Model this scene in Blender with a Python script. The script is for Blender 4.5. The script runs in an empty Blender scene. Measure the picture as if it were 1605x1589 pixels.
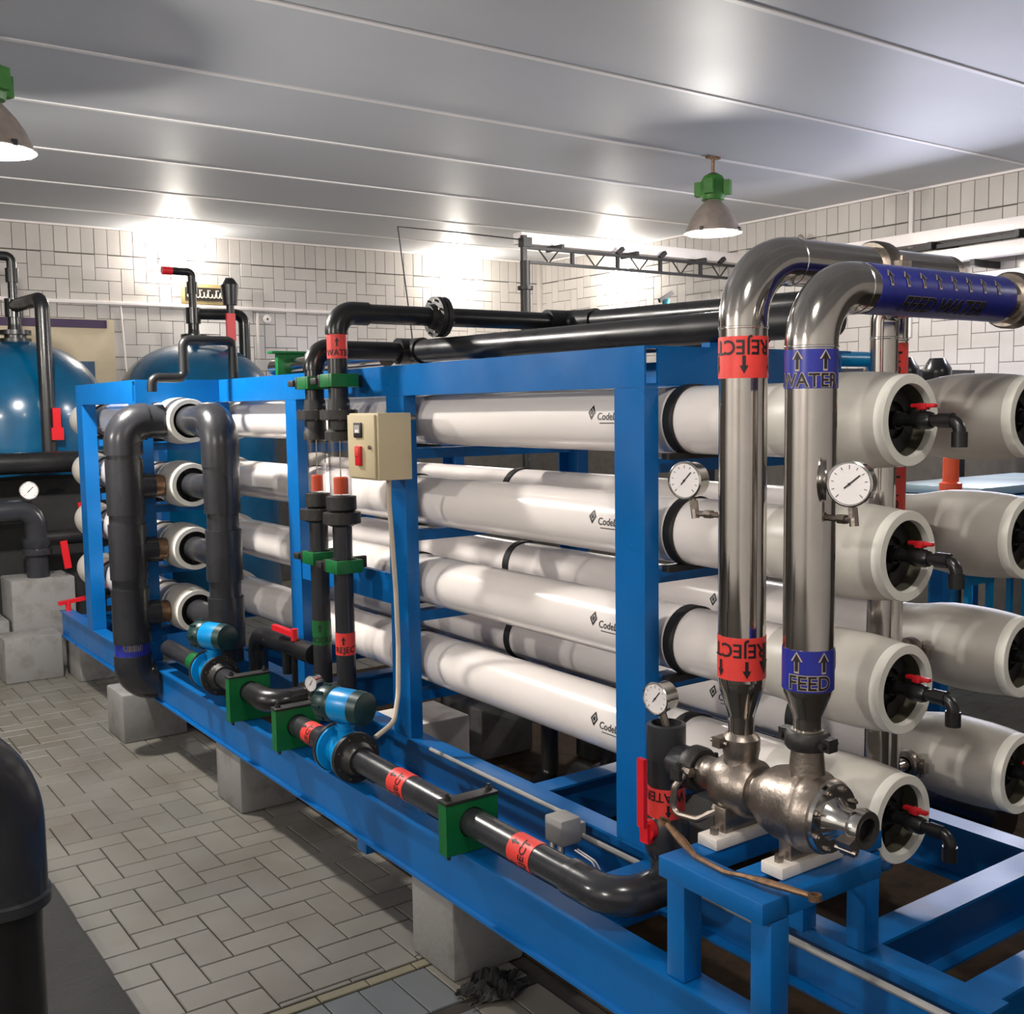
import bpy, bmesh, math, random
from mathutils import Vector, Matrix
random.seed(7)
PI = math.pi
sc = bpy.context.scene
COL = sc.collection
V = Vector

# ---------------------------------------------------------------- camera, world, exposure
cam_d = bpy.data.cameras.new('camera'); cam = bpy.data.objects.new('camera', cam_d); COL.objects.link(cam)
CX = V((0.8158344, -0.57810801, -0.0143306)); CDN = V((-0.06455512, -0.06641888, -0.99570135)); CF = V((0.5746711, 0.81325252, -0.09150664))
cam.matrix_world = Matrix(((CX.x, -CDN.x, -CF.x, 0), (CX.y, -CDN.y, -CF.y, 0), (CX.z, -CDN.z, -CF.z, 2.0), (0, 0, 0, 1)))
cam_d.sensor_width = 36; cam_d.lens = 1695.8 / 1605 * 36; cam_d.clip_start = 0.05
sc.camera = cam
w = bpy.data.worlds.new('world'); sc.world = w; w.use_nodes = True
w.node_tree.nodes['Background'].inputs[0].default_value = (0.5, 0.55, 0.65, 1)
w.node_tree.nodes['Background'].inputs[1].default_value = 0.05
sc.view_settings.view_transform = 'Standard'; sc.view_settings.look = 'None'
sc.view_settings.gamma = 1; sc.view_settings.use_curve_mapping = False
sc.view_settings.exposure = 0.30
LAMP_W = 400.0      # the seen pendant lamp on the aisle side and two added unseen ones
RIGHT_W = 190.0     # the pendant lamp above the steel pipes
DIM_W = 62.0        # the two added, unseen pendant lamps nearer the camera, kept weak
WALL_W = 36.0       # each wall lamp
TUBE_W = 60.0       # fluorescent batten

# ---------------------------------------------------------------- materials
def mat(name, col, rough=0.5, metal=0.0, var=0.0, vs=6.0, bump=0.0, bs=60.0, spec=0.5, coat=0.0, emit=None, estr=0.0, col2=None, c2lo=0.55, c2hi=0.7, rnd=0.0, rvar=0.0):
    m = bpy.data.materials.new(name); m.use_nodes = True
    nt = m.node_tree; N = nt.nodes; L = nt.links
    b = N['Principled BSDF']
    b.inputs['Base Color'].default_value = (*col, 1); b.inputs['Roughness'].default_value = rough
    b.inputs['Metallic'].default_value = metal; b.inputs['Specular IOR Level'].default_value = spec
    b.inputs['Coat Weight'].default_value = coat; b.inputs['Coat Roughness'].default_value = 0.08
    if emit:
        b.inputs['Emission Color'].default_value = (*emit, 1); b.inputs['Emission Strength'].default_value = estr
    src = None
    if var or col2 or rnd or bump or rvar:
        tc = N.new('ShaderNodeTexCoord')
        geo = N.new('ShaderNodeNewGeometry')
        pos = geo.outputs['Position']
    if var or col2:
        n = N.new('ShaderNodeTexNoise'); n.inputs['Scale'].default_value = vs; n.inputs['Detail'].default_value = 6
        n.inputs['Roughness'].default_value = 0.6
        L.new(pos, n.inputs['Vector'])
        r = N.new('ShaderNodeMapRange')
        if col2:
            r.inputs[1].default_value = c2lo; r.inputs[2].default_value = c2hi
        else:
            r.inputs[1].default_value = 0.3; r.inputs[2].default_value = 0.7
        L.new(n.outputs['Fac'], r.inputs[0])
        mx = N.new('ShaderNodeMix'); mx.data_type = 'RGBA'
        mx.inputs[6].default_value = (*col, 1)
        mx.inputs[7].default_value = (*(col2 if col2 else tuple(c * (1 - var) for c in col)), 1)
        L.new(r.outputs[0], mx.inputs[0]); src = mx.outputs[2]
    if rnd:
        oi = N.new('ShaderNodeObjectInfo'); h = N.new('ShaderNodeHueSaturation')
        mr = N.new('ShaderNodeMapRange'); mr.inputs[3].default_value = 1 - rnd; mr.inputs[4].default_value = 1 + rnd * 0.6
        L.new(oi.outputs['Random'], mr.inputs[0]); L.new(mr.outputs[0], h.inputs['Value'])
        if src: L.new(src, h.inputs['Color'])
        else: h.inputs['Color'].default_value = (*col, 1)
        src = h.outputs[0]
    if src: L.new(src, b.inputs['Base Color'])
    if rvar:
        n2 = N.new('ShaderNodeTexNoise'); n2.inputs['Scale'].default_value = vs * 0.7; L.new(pos, n2.inputs['Vector'])
        r2 = N.new('ShaderNodeMapRange'); r2.inputs[1].default_value = .3; r2.inputs[2].default_value = .7
        r2.inputs[3].default_value = max(0.02, rough - rvar); r2.inputs[4].default_value = rough + rvar
        L.new(n2.outputs['Fac'], r2.inputs[0]); L.new(r2.outputs[0], b.inputs['Roughness'])
    if bump:
        n3 = N.new('ShaderNodeTexNoise'); n3.inputs['Scale'].default_value = bs; L.new(pos, n3.inputs['Vector'])
        bp = N.new('ShaderNodeBump'); bp.inputs['Strength'].default_value = bump; bp.inputs['Distance'].default_value = 0.01
        L.new(n3.outputs['Fac'], bp.inputs['Height']); L.new(bp.outputs[0], b.inputs['Normal'])
    return m

M = {}
M['blue'] = mat('blue_paint', (0.0015, 0.125, 0.40), 0.34, var=0.18, vs=3.0, bump=0.05, bs=25, rvar=0.1, spec=0.35)
M['white'] = mat('vessel_white', (0.88, 0.82, 0.785), 0.2, var=0.04, vs=2.5, coat=0.4)
M['head'] = mat('vessel_head', (0.58, 0.55, 0.495), 0.42, var=0.14, vs=5.0, bump=0.04, bs=30)
M['ring'] = mat('vessel_cut_ring', (0.90, 0.88, 0.80), 0.45, var=0.04, vs=20)
M['capdark'] = mat('end_cap_black', (0.018, 0.016, 0.010), 0.5, var=0.5, vs=12)
M['capin'] = mat('vessel_inside', (0.10, 0.095, 0.065), 0.5, var=0.4, vs=9)
M['strap'] = mat('black_rubber', (0.012, 0.011, 0.010), 0.55)
M['pvc'] = mat('dark_grey_pvc', (0.028, 0.029, 0.034), 0.26, var=0.2, vs=5, rvar=0.08)
M['black'] = mat('black_pipe', (0.012, 0.012, 0.013), 0.3, var=0.3, vs=6, rvar=0.1)
M['iron'] = mat('black_iron', (0.02, 0.019, 0.018), 0.5, var=0.4, vs=20, bump=0.1, bs=80)
M['steel'] = mat('stainless_steel', (0.68, 0.645, 0.61), 0.12, 1.0, var=0.16, vs=7, rvar=0.04)
M['cast'] = mat('cast_steel', (0.36, 0.31, 0.27), 0.40, 1.0, var=0.35, vs=14, bump=0.12, bs=70)
M['chrome'] = mat('bright_steel', (0.72, 0.70, 0.68), 0.16, 1.0, var=0.15, vs=9)
M['red'] = mat('red_plastic', (0.62, 0.012, 0.02), 0.35)
M['redband'] = mat('red_label', (0.78, 0.05, 0.04), 0.45, var=0.12, vs=18)
M['blueband'] = mat('blue_label', (0.022, 0.03, 0.29), 0.3, var=0.2, vs=18)
M['greenband'] = mat('green_label', (0.0, 0.11, 0.02), 0.45)
M['ink'] = mat('black_ink', (0.008, 0.007, 0.008), 0.5)
M['inkline'] = mat('pale_ink_outline', (0.45, 0.36, 0.30), 0.5)
M['green'] = mat('green_paint', (0.0, 0.135, 0.028), 0.45, var=0.25, vs=9)
M['fmblue'] = mat('flow_meter_blue', (0.0, 0.24, 0.58), 0.3)
M['fmdark'] = mat('flow_meter_green', (0.012, 0.045, 0.045), 0.35, var=0.4, vs=25)
M['box'] = mat('cream_enamel', (0.56, 0.47, 0.30), 0.4, var=0.1, vs=6)
M['grey'] = mat('grey_plastic', (0.33, 0.32, 0.31), 0.5)
M['cable'] = mat('beige_cable', (0.55, 0.47, 0.37), 0.5)
M['dial'] = mat('gauge_dial', (0.80, 0.76, 0.76), 0.4)
M['concrete'] = mat('painted_concrete', (0.20, 0.195, 0.19), 0.75, var=0.28, vs=7, bump=0.15, bs=40, col2=(0.12, 0.11, 0.095), c2lo=0.5, c2hi=0.75)
M['tile'] = mat('wall_tile', (0.53, 0.495, 0.465), 0.25, var=0.10, vs=2.5, rnd=0.07)
M['grout'] = mat('grout', (0.10, 0.09, 0.08), 0.9, var=0.3, vs=12)
M['ftile'] = mat('floor_tile', (0.145, 0.138, 0.120), 0.5, col2=(0.10, 0.084, 0.064), vs=1.6, c2lo=0.45, c2hi=0.8, rnd=0.09, bump=0.03, bs=30, rvar=0.12)
M['ftileblue'] = mat('floor_tile_bluish', (0.11, 0.122, 0.128), 0.4, var=0.15, vs=4, rnd=0.05)
M['fgrout'] = mat('floor_grout', (0.018, 0.013, 0.009), 0.9, var=0.4, vs=10)
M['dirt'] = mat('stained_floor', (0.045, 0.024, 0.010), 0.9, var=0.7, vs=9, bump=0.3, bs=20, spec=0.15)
M['ceil'] = mat('ceiling_panel', (0.545, 0.56, 0.585), 0.5, var=0.07, vs=0.7, rvar=0.03, spec=0.3)
M['joint'] = mat('ceiling_joint_white', (0.85, 0.82, 0.80), 0.5)
M['plain'] = mat('plain_wall', (0.60, 0.575, 0.55), 0.5, var=0.08, vs=1.5)
M['mat'] = mat('dark_plinth', (0.012, 0.012, 0.0115), 0.8, var=0.5, vs=9, bump=0.2, bs=50)
M['tray'] = mat('white_tray', (0.83, 0.77, 0.75), 0.4, var=0.05, vs=4)
M['tank'] = mat('tank_blue', (0.0, 0.085, 0.195), 0.22, var=0.35, vs=3.0, coat=0.3)
M['lampgreen'] = mat('lamp_green', (0.05, 0.25, 0.025), 0.45, var=0.45, vs=14)
M['shade'] = mat('lamp_shade', (0.40, 0.33, 0.28), 0.5, var=0.35, vs=9)
M['shadein'] = mat('lamp_reflector', (0.85, 0.83, 0.78), 0.3)
M['lampglass'] = mat('lamp_glass', (1, 1, 1), 0.3, emit=(1.0, 0.96, 0.88), estr=7.0)
M['wallglass'] = mat('wall_lamp_glass', (1, 1, 1), 0.3, emit=(1.0, 0.95, 0.86), estr=9.0)
M['tubeglass'] = mat('tube_glass', (1, 1, 1), 0.3, emit=(0.86, 0.86, 1.0), estr=4.5)
M['rust'] = mat('rusty_steel', (0.42, 0.25, 0.15), 0.38, 0.8, var=0.6, vs=40)
M['plastic'] = mat('white_plastic', (0.78, 0.72, 0.66), 0.5, var=0.15, vs=14)
M['banner'] = mat('beige_banner', (0.62, 0.52, 0.36), 0.6, var=0.15, vs=3)
M['bannerbar'] = mat('violet_bar', (0.045, 0.02, 0.07), 0.5)
M['bannerblue'] = mat('banner_blue_field', (0.06, 0.13, 0.23), 0.5, var=0.3, vs=5)
M['gold'] = mat('sign_gold', (0.50, 0.38, 0.17), 0.45)
M['signdark'] = mat('sign_dark', (0.03, 0.022, 0.014), 0.45)
M['cream'] = mat('sign_cream', (0.85, 0.78, 0.62), 0.5)
M['rag'] = mat('black_rag', (0.008, 0.008, 0.008), 0.9)
M['orange'] = mat('orange_float', (0.80, 0.10, 0.03), 0.35)
M['pale'] = mat('pale_teal', (0.30, 0.40, 0.42), 0.4)
M['stool'] = mat('stool_blue', (0.0, 0.27, 0.60), 0.35)
M['tealvalve'] = mat('teal_valve', (0.02, 0.20, 0.27), 0.4)
M['oldgrout'] = mat('yellow_strip', (0.14, 0.125, 0.08), 0.6)
def glassmat():
    m = bpy.data.materials.new('clear_acrylic'); m.use_nodes = True
    nt = m.node_tree; N = nt.nodes; L = nt.links; N.clear()
    o = N.new('ShaderNodeOutputMaterial'); mx = N.new('ShaderNodeMixShader'); t = N.new('ShaderNodeBsdfTransparent'); g = N.new('ShaderNodeBsdfGlossy')
    lw = N.new('ShaderNodeLayerWeight'); lw.inputs[0].default_value = 0.35
    t.inputs[0].default_value = (0.86, 0.85, 0.85, 1); g.inputs['Roughness'].default_value = 0.08
    L.new(lw.outputs['Facing'], mx.inputs[0]); L.new(t.outputs[0], mx.inputs[1]); L.new(g.outputs[0], mx.inputs[2]); L.new(mx.outputs[0], o.inputs[0])
    return m
M['glass'] = glassmat()

# ---------------------------------------------------------------- helpers
def wloc(p):
    s = V((0, 0, 0))
    while p is not None:
        s = s + p.location; p = p.parent
    return s
def frame(a):
    a = V(a).normalized()
    u = V((0, 0, 1)) if abs(a.z) < 0.9 else V((1, 0, 0))
    e1 = a.cross(u).normalized(); return a, e1, a.cross(e1)
def fillet(path, rad, n=8):
    P = [V(p) for p in path]; out = [P[0]]
    for i in range(1, len(P) - 1):
        a, b, c = P[i-1], P[i], P[i+1]
        d1 = (a - b); d2 = (c - b); l1 = d1.length; l2 = d2.length; d1.normalize(); d2.normalize()
        ang = d1.angle(d2)
        if ang > PI - 0.02: out.append(b); continue
        t = min(rad / math.tan(ang / 2), l1 * 0.49 if i > 1 else l1 * .98, l2 * 0.49 if i < len(P) - 2 else l2 * .98)
        r = t * math.tan(ang / 2)
        ctr = b + (d1 + d2).normalized() * (r / math.sin(ang / 2))
        s = b + d1 * t - ctr; e = b + d2 * t - ctr; ax = s.cross(e).normalized(); tot = s.angle(e)
        for k in range(n + 1):
            out.append(ctr + Matrix.Rotation(tot * k / n, 3, ax) @ s)
    out.append(P[-1]); return out
class MB:
    def __init__(s): s.v = []; s.f = []
    def add(s, vs, fs):
        o = len(s.v); s.v += [V(x) for x in vs]; s.f += [tuple(i + o for i in f) for f in fs]; return s
    def box(s, x0, x1, y0, y1, z0, z1, ch=0.0):
        if ch <= 0:
            vs = [(x, y, z) for z in (z0, z1) for y in (y0, y1) for x in (x0, x1)]
            return s.add(vs, [(0, 2, 3, 1), (4, 5, 7, 6), (0, 1, 5, 4), (2, 6, 7, 3), (0, 4, 6, 2), (1, 3, 7, 5)])
        bm = bmesh.new(); bmesh.ops.create_cube(bm, size=1)
        for q in bm.verts: q.co = V(((x0 + x1) / 2 + q.co.x * (x1 - x0), (y0 + y1) / 2 + q.co.y * (y1 - y0), (z0 + z1) / 2 + q.co.z * (z1 - z0)))
        bmesh.ops.bevel(bm, geom=list(bm.edges), offset=ch, segments=2, affect='EDGES', profile=0.5)
        s.bm(bm); return s
    def bm(s, bm):
        bm.verts.index_update()
        s.add([q.co.copy() for q in bm.verts], [tuple(q.index for q in f.verts) for f in bm.faces]); bm.free(); return s
    def obox(s, c, ax, ay, az, hx, hy, hz):        # oriented box, half sizes
        c = V(c); ax = V(ax).normalized(); ay = V(ay).normalized(); az = V(az).normalized()
        vs = [c + ax * (hx * i) + ay * (hy * j) + az * (hz * k) for k in (-1, 1) for j in (-1, 1) for i in (-1, 1)]
        return s.add(vs, [(0, 2, 3, 1), (4, 5, 7, 6), (0, 1, 5, 4), (2, 6, 7, 3), (0, 4, 6, 2), (1, 3, 7, 5)])
    def prism(s, poly, a, o, d):                    # polygon given as 2-tuples on axes a=(U,W), at o, extruded by vector d
        U, W = V(a[0]), V(a[1]); o = V(o); d = V(d); n = len(poly)
        vs = [o + U * p[0] + W * p[1] for p in poly] + [o + U * p[0] + W * p[1] + d for p in poly]
        fs = [tuple(range(n - 1, -1, -1)), tuple(range(n, 2 * n))] + [(i, (i + 1) % n, n + (i + 1) % n, n + i) for i in range(n)]
        return s.add(vs, fs)
    def tube(s, path, r, seg=16, fil=0.0, cap=True, fn=8):
        P = fillet(path, fil, fn) if fil > 0 and len(path) > 2 else [V(p) for p in path]
        n = len(P); T = []
        for i in range(n):
            t = (P[min(i + 1, n - 1)] - P[max(i - 1, 0)]); T.append(t.normalized())
        _, e1, e2 = frame(T[0]); vs = []; fs = []
        for i in range(n):
            if i:
                q = T[i-1].rotation_difference(T[i]); e1 = q @ e1; e2 = q @ e2
            rr = r[i] if isinstance(r, (list, tuple)) else r
            for k in range(seg):
                a = 2 * PI * k / seg; vs.append(P[i] + e1 * (rr * math.cos(a)) + e2 * (rr * math.sin(a)))
        for i in range(n - 1):
            for k in range(seg):
                k2 = (k + 1) % seg; fs.append((i * seg + k, i * seg + k2, (i + 1) * seg + k2, (i + 1) * seg + k))
        if cap: fs += [tuple(range(seg - 1, -1, -1)), tuple((n - 1) * seg + k for k in range(seg))]
        return s.add(vs, fs)
    def lathe(s, prof, c, a, seg=28, cap=True):     # prof: (t along axis, radius)
        a, e1, e2 = frame(a); c = V(c); vs = []; fs = []; n = len(prof)
        for t, r in prof:
            r = max(r, 1e-4)
            for k in range(seg):
                g = 2 * PI * k / seg; vs.append(c + a * t + e1 * (r * math.cos(g)) + e2 * (r * math.sin(g)))
        for i in range(n - 1):
            for k in range(seg):
                k2 = (k + 1) % seg; fs.append((i * seg + k, i * seg + k2, (i + 1) * seg + k2, (i + 1) * seg + k))
        if cap: fs += [tuple(range(seg - 1, -1, -1)), tuple((n - 1) * seg + k for k in range(seg))]
        return s.add(vs, fs)
    def bolts(s, c, a, rad, n, r=0.008, l=0.03, off=0.0):
        a, e1, e2 = frame(a)
        for k in range(n):
            g = 2 * PI * (k + 0.5) / n + off; p = V(c) + e1 * (rad * math.cos(g)) + e2 * (rad * math.sin(g))
            s.lathe([(-l, r * .55), (-l * .55, r * .55), (-l * .55, r), (l * .55, r), (l * .55, r * .55), (l, r * .55)], p, a, 6)
        return s
    def build(s, name, m, parent=None, sharp=35):
        me = bpy.data.meshes.new(name); o = wloc(parent)
        me.from_pydata([tuple(x - o) for x in s.v], [], s.f); me.materials.append(M[m] if isinstance(m, str) else m)
        bm = bmesh.new(); bm.from_mesh(me); bmesh.ops.recalc_face_normals(bm, faces=bm.faces); bm.to_mesh(me); bm.free()
        if sharp:
            me.shade_smooth(); me.set_sharp_from_angle(angle=math.radians(sharp))
        ob = bpy.data.objects.new(name, me); COL.objects.link(ob); ob.parent = parent
        return ob
def tag(o, label, cat, group=None):
    o['label'] = label; o['category'] = cat
    if group: o['group'] = group
    return o
def thing(name, label, cat, loc, group=None):
    o = bpy.data.objects.new(name, None); COL.objects.link(o); o.location = V(loc); o.empty_display_size = 0.1
    return tag(o, label, cat, group)
def solo(name, label, cat, mb, m, loc, group=None, sharp=35):     # a thing that is one mesh with its origin at its base
    me_o = mb; me_o.v = [x - V(loc) for x in me_o.v]
    o = me_o.build(name, m, None, sharp); o.location = V(loc); return tag(o, label, cat, group)
def structure(o): o['kind'] = 'structure'; return o
def copy_tree(o, parent=None):
    c = o.copy(); COL.objects.link(c); c.parent = parent
    for ch in [q for q in bpy.data.objects if q.parent == o]: copy_tree(ch, c)
    return c
def dup(o, loc, label):
    c = copy_tree(o); c.location = V(loc); c['label'] = label; return c

_tc = {}
def text2d(body, size, shear=0.0, offset=0.0, bold=0.0):
    k = (body, size, shear, offset, bold)
    if k in _tc: return _tc[k]
    cu = bpy.data.curves.new('txt', 'FONT'); cu.body = body; cu.size = size; cu.align_x = 'CENTER'; cu.align_y = 'CENTER'; cu.shear = shear
    cu.offset = offset + bold; cu.resolution_u = 3
    ob = bpy.data.objects.new('txt', cu); COL.objects.link(ob)
    dg = bpy.context.evaluated_depsgraph_get(); me = bpy.data.meshes.new_from_object(ob.evaluated_get(dg))
    r = ([tuple(q.co[:2]) for q in me.vertices], [tuple(p.vertices) for p in me.polygons])
    bpy.data.objects.remove(ob); bpy.data.curves.remove(cu); bpy.data.meshes.remove(me)
    _tc[k] = r; return r
def arrow2d(l, wd):      # pointing +v, centred
    h = l / 2
    return ([(-wd*.2, -h), (wd*.2, -h), (wd*.2, h*.1), (wd*.5, h*.1), (0, h), (-wd*.5, h*.1), (-wd*.2, h*.1)], [(0, 1, 2, 3, 4, 5, 6)])
def wrap(mb, shape, c, a, e1, r, th0, v0, rot=0.0, step=0.012):
    """lay a flat shape on a cylinder: axis a, angle zero along e1; text u runs round the pipe, v along the axis"""
    vs, fs = shape; a = V(a).normalized(); e1 = V(e1).normalized(); e2 = a.cross(e1); c = V(c)
    bm = bmesh.new(); q = [bm.verts.new((x * math.cos(rot) - y * math.sin(rot), x * math.sin(rot) + y * math.cos(rot), 0)) for x, y in vs]
    for f in fs:
        try: bm.faces.new([q[i] for i in f])
        except ValueError: pass
    xs = [p.co.x for p in bm.verts]
    if xs:
        x = math.floor(min(xs) / step) * step
        while x < max(xs):
            bmesh.ops.bisect_plane(bm, geom=bm.verts[:] + bm.edges[:] + bm.faces[:], plane_co=(x, 0, 0), plane_no=(1, 0, 0)); x += step
    for p in bm.verts:
        th = th0 + p.co.x / r; p.co = c + a * (v0 + p.co.y) + (e1 * math.cos(th) + e2 * math.sin(th)) * r
    mb.bm(bm)
def band(parent, m, c, a, r, v0, v1, items, view, name='label_band'):
    """coloured pipe label: items = (kind, text, size, angle offset (deg), v, rotation deg, outlined)"""
    a = V(a).normalized(); view = V(view); e1 = (view - a * view.dot(a)).normalized()
    mb = MB().lathe([(v0, r + .0003), (v0, r + .0014), (v1, r + .0014), (v1, r + .0003)], c, a, 36, cap=False)
    b = mb.build(name, m, parent)
    for kind, body, size, th, v, rot, outl in items:
        nm = 'arrow' if kind == 'arrow' else 'lettering'
        if outl:
            so = arrow2d(size * 1.22, size * .72) if kind == 'arrow' else text2d(body, size, 0, size * .035, size * .012)
            ln = MB(); wrap(ln, so, c, a, e1, r + .0024, math.radians(th), v, math.radians(rot)); ln.build(nm + '_outline', 'inkline', b, 0)
        sh = arrow2d(size, size * .5) if kind == 'arrow' else text2d(body, size, 0, 0, size * .012)
        ink = MB(); wrap(ink, sh, c, a, e1, r + .0032, math.radians(th), v, math.radians(rot)); ink.build(nm, 'ink', b, 0)
    return b

def bolt_ring(parent, m, c, a, rad, n, r=.008, l=.03):
    """single bolts in a circle, sharing one mesh"""
    ax, e1, e2 = frame(a); me = None; o = wloc(parent)
    for k in range(n):
        g = 2 * PI * (k + .5) / n; p = V(c) + e1 * (rad * math.cos(g)) + e2 * (rad * math.sin(g))
        if me is None:
            ob = MB().lathe([(-l, r * .55), (-l * .55, r * .55), (-l * .55, r), (l * .55, r), (l * .55, r * .55), (l, r * .55)], o, ax, 6).build('bolt', m, parent, 30); me = ob.data
        else:
            ob = bpy.data.objects.new('bolt', me); COL.objects.link(ob); ob.parent = parent
        ob.location = p - o

# ================================================================ SETTING
XR, YB, ZC = 9.0, 12.0, 3.96
XL, YN = -7.0, -2.6
TW = 0.1335
structure(MB().box(XL, XR, YN, YB, -0.12, -0.006).build('floor', 'fgrout', None, 0))
FLOOR = bpy.data.objects['floor']
structure(MB().box(XL - .12, XR + .12, YB + .006, YB + .15, -0.12, ZC + .2).build('wall_back', 'grout', None, 0))
structure(MB().box(XR + .006, XR + .15, YN, YB, -0.12, ZC + .2).build('wall_right', 'grout', None, 0))
structure(MB().box(XL - .12, XL, YN, YB, -0.12, ZC + .2).build('wall_left', 'plain', None, 0))
structure(MB().box(XL - .12, XR + .12, YN - .12, YN, -0.12, ZC + .2).build('wall_front', 'plain', None, 0))
structure(MB().box(XL - .12, XR + .12, YN - .12, YB + .15, ZC + .03, ZC + .2).build('ceiling', 'ceil', None, 0))
WB, WR, CE = (bpy.data.objects[n] for n in ('wall_back', 'wall_right', 'ceiling'))

def tile_geo(w, h, t=0.006, gap=0.005, ch=0.003):
    """a tile lying in local xy, front towards +z"""
    a, b, c, d = gap / 2, gap / 2, w - gap / 2, h - gap / 2
    vs = [(a, b, 0), (c, b, 0), (c, d, 0), (a, d, 0), (a, b, t - ch), (c, b, t - ch), (c, d, t - ch), (a, d, t - ch),
          (a + ch, b + ch, t), (c - ch, b + ch, t), (c - ch, d - ch, t), (a + ch, d - ch, t)]
    fs = [(8, 9, 10, 11)] + [(i, (i + 1) % 4, 4 + (i + 1) % 4, 4 + i) for i in range(4)] + [(4 + i, 4 + (i + 1) % 4, 8 + (i + 1) % 4, 8 + i) for i in range(4)]
    return vs, fs
def tile_mesh(name, w, h, m):
    vs, fs = tile_geo(w, h); me = bpy.data.meshes.new(name); me.from_pydata(vs, [], fs); me.materials.append(M[m]); return me
def lay(parent, name, tiles, rot, mname, keep, score):
    """tiles: list of (origin world Vector, w, h); the `keep` best by score become single parts, the rest one joined part"""
    tiles = sorted(tiles, key=score); meshes = {}
    R3 = rot.to_3x3()
    for o, w, h, m in tiles[:keep]:
        k = (round(w, 3), round(h, 3), m)
        if k not in meshes: meshes[k] = tile_mesh(name, w, h, m)
        ob = bpy.data.objects.new(name, meshes[k]); COL.objects.link(ob); ob.parent = parent
        ob.matrix_local = Matrix.Translation(o + R3 @ V((0, 0, random.uniform(-.0008, .0008)))) @ rot
    rest = tiles[keep:]
    if rest:
        mb = MB()
        for o, w, h, m in rest:
            vs, fs = tile_geo(w, h); mb.add([o + R3 @ V(p) for p in vs], fs)
        so = mb.build(name + '_rest', mname, parent, 0); so['kind'] = 'stuff'
def herring(u0, u1, v0, v1, au, av):
    """axis-aligned herringbone, lower-left corner anchored at (au, av); returns (u, v, w, h)"""
    out = []
    i0, i1 = math.floor((u0 - au) / TW) - 2, math.ceil((u1 - au) / TW) + 1
    j0, j1 = math.floor((v0 - av) / TW) - 2, math.ceil((v1 - av) / TW) + 1
    for i in range(i0, i1):
        for j in range(j0, j1):
            k = (j - i) % 4
            if k == 0: r = (i, j, 2, 1)
            elif k == 1: r = (i, j, 1, 2)
            else: continue
            a, b = au + r[0] * TW, av + r[1] * TW; c, d = a + r[2] * TW, b + r[3] * TW
            a, b, c, d = max(a, u0), max(b, v0), min(c, u1), min(d, v1)
            if c - a > 0.02 and d - b > 0.02: out.append((a, b, c - a, d - b))
    return out
# floor tiles: herringbone, then a repaired bluish stacked patch towards the camera
ft = [(V((u, v, -0.006)), a, b, 'ftile') for u, v, a, b in herring(0.94, 3.0, 3.30, 11.9, 1.085, 4.53)]
for i in range(9):
    for j in range(5):
        ft.append((V((0.94 + i * TW, 3.24 - TW * 2 * (j + 1) - (0.06 if j else 0), -0.006)), TW, TW * 2, 'ftileblue' if i < 7 else 'ftile'))
for i in range(6): ft.append((V((1.10 + i * TW * 1.4, 3.245, -0.006)), TW * 1.4, 0.05, 'oldgrout'))
lay(FLOOR, 'floor_tile', ft, Matrix.Identity(4), 'ftile', 300, lambda t: (t[0].y if t[0].x < 2.02 else 40 + t[0].y) + (60 if t[0].y < 2.4 else 0))
rest = []
for u, v, a, b in herring(3.0, 8.9, 2.6, 11.9, 1.085, 4.53): rest.append((V((u, v, -0.006)), a, b, 'ftile'))
lay(FLOOR, 'floor_tile_far', rest, Matrix.Identity(4), 'ftile', 0, lambda t: 0)
# back wall: soldier course under the ceiling, herringbone below
ROT_B = Matrix(((1, 0, 0, 0), (0, 0, -1, 0), (0, 1, 0, 0), (0, 0, 0, 1)))
bt = [(V((1.0 + i * TW, YB + .006, ZC - .285)), TW, TW * 2, 'tile') for i in range(60)]
bt += [(V((u, YB + .006, v)), a, b, 'tile') for u, v, a, b in herring(1.0, 9.0, 2.2, ZC - .285, 2.2, 3.0)]
lay(WB, 'wall_tile', bt, ROT_B, 'tile', 300, lambda t: (0 if t[0].z > ZC - .3 and t[0].x > 2.1 else 1 if (t[0].z > 3.02 and t[0].x > 2.1) else 2) * 10 + t[0].x)
# right wall
ROT_R = Matrix(((0, 0, -1, 0), (-1, 0, 0, 0), (0, 1, 0, 0), (0, 0, 0, 1)))
rt = [(V((XR + .006, YB - i * TW, ZC - .285)), TW, TW * 2, 'tile') for i in range(62)]
rt += [(V((XR + .006, YB - u, v)), a, b, 'tile') for u, v, a, b in herring(0.0, 8.3, 1.6, ZC - .285, 0.0, 3.0)]
lay(WR, 'wall_tile', rt, ROT_R, 'tile', 300, lambda t: (0 if t[0].z > ZC - .3 else 1 if t[0].z > 2.75 else 2) * 20 + t[0].y)
# ceiling: long panels between white cover strips
joints = [-1.1, 0.13, 1.36, 2.59, 3.82, 5.05, 6.29, 7.42, 8.68, 9.90, 11.10]
ed = [YN] + joints + [YB]
for a, b in zip(ed[:-1], ed[1:]):
    MB().box(XL, XR, a + .006, b - .006, ZC, ZC + .03).build('ceiling_panel', 'ceil', CE, 0)
for y in joints:
    MB().box(XL, XR, y - .018, y + .018, ZC - .008, ZC).build('joint_strip', 'joint', CE, 0)
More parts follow.
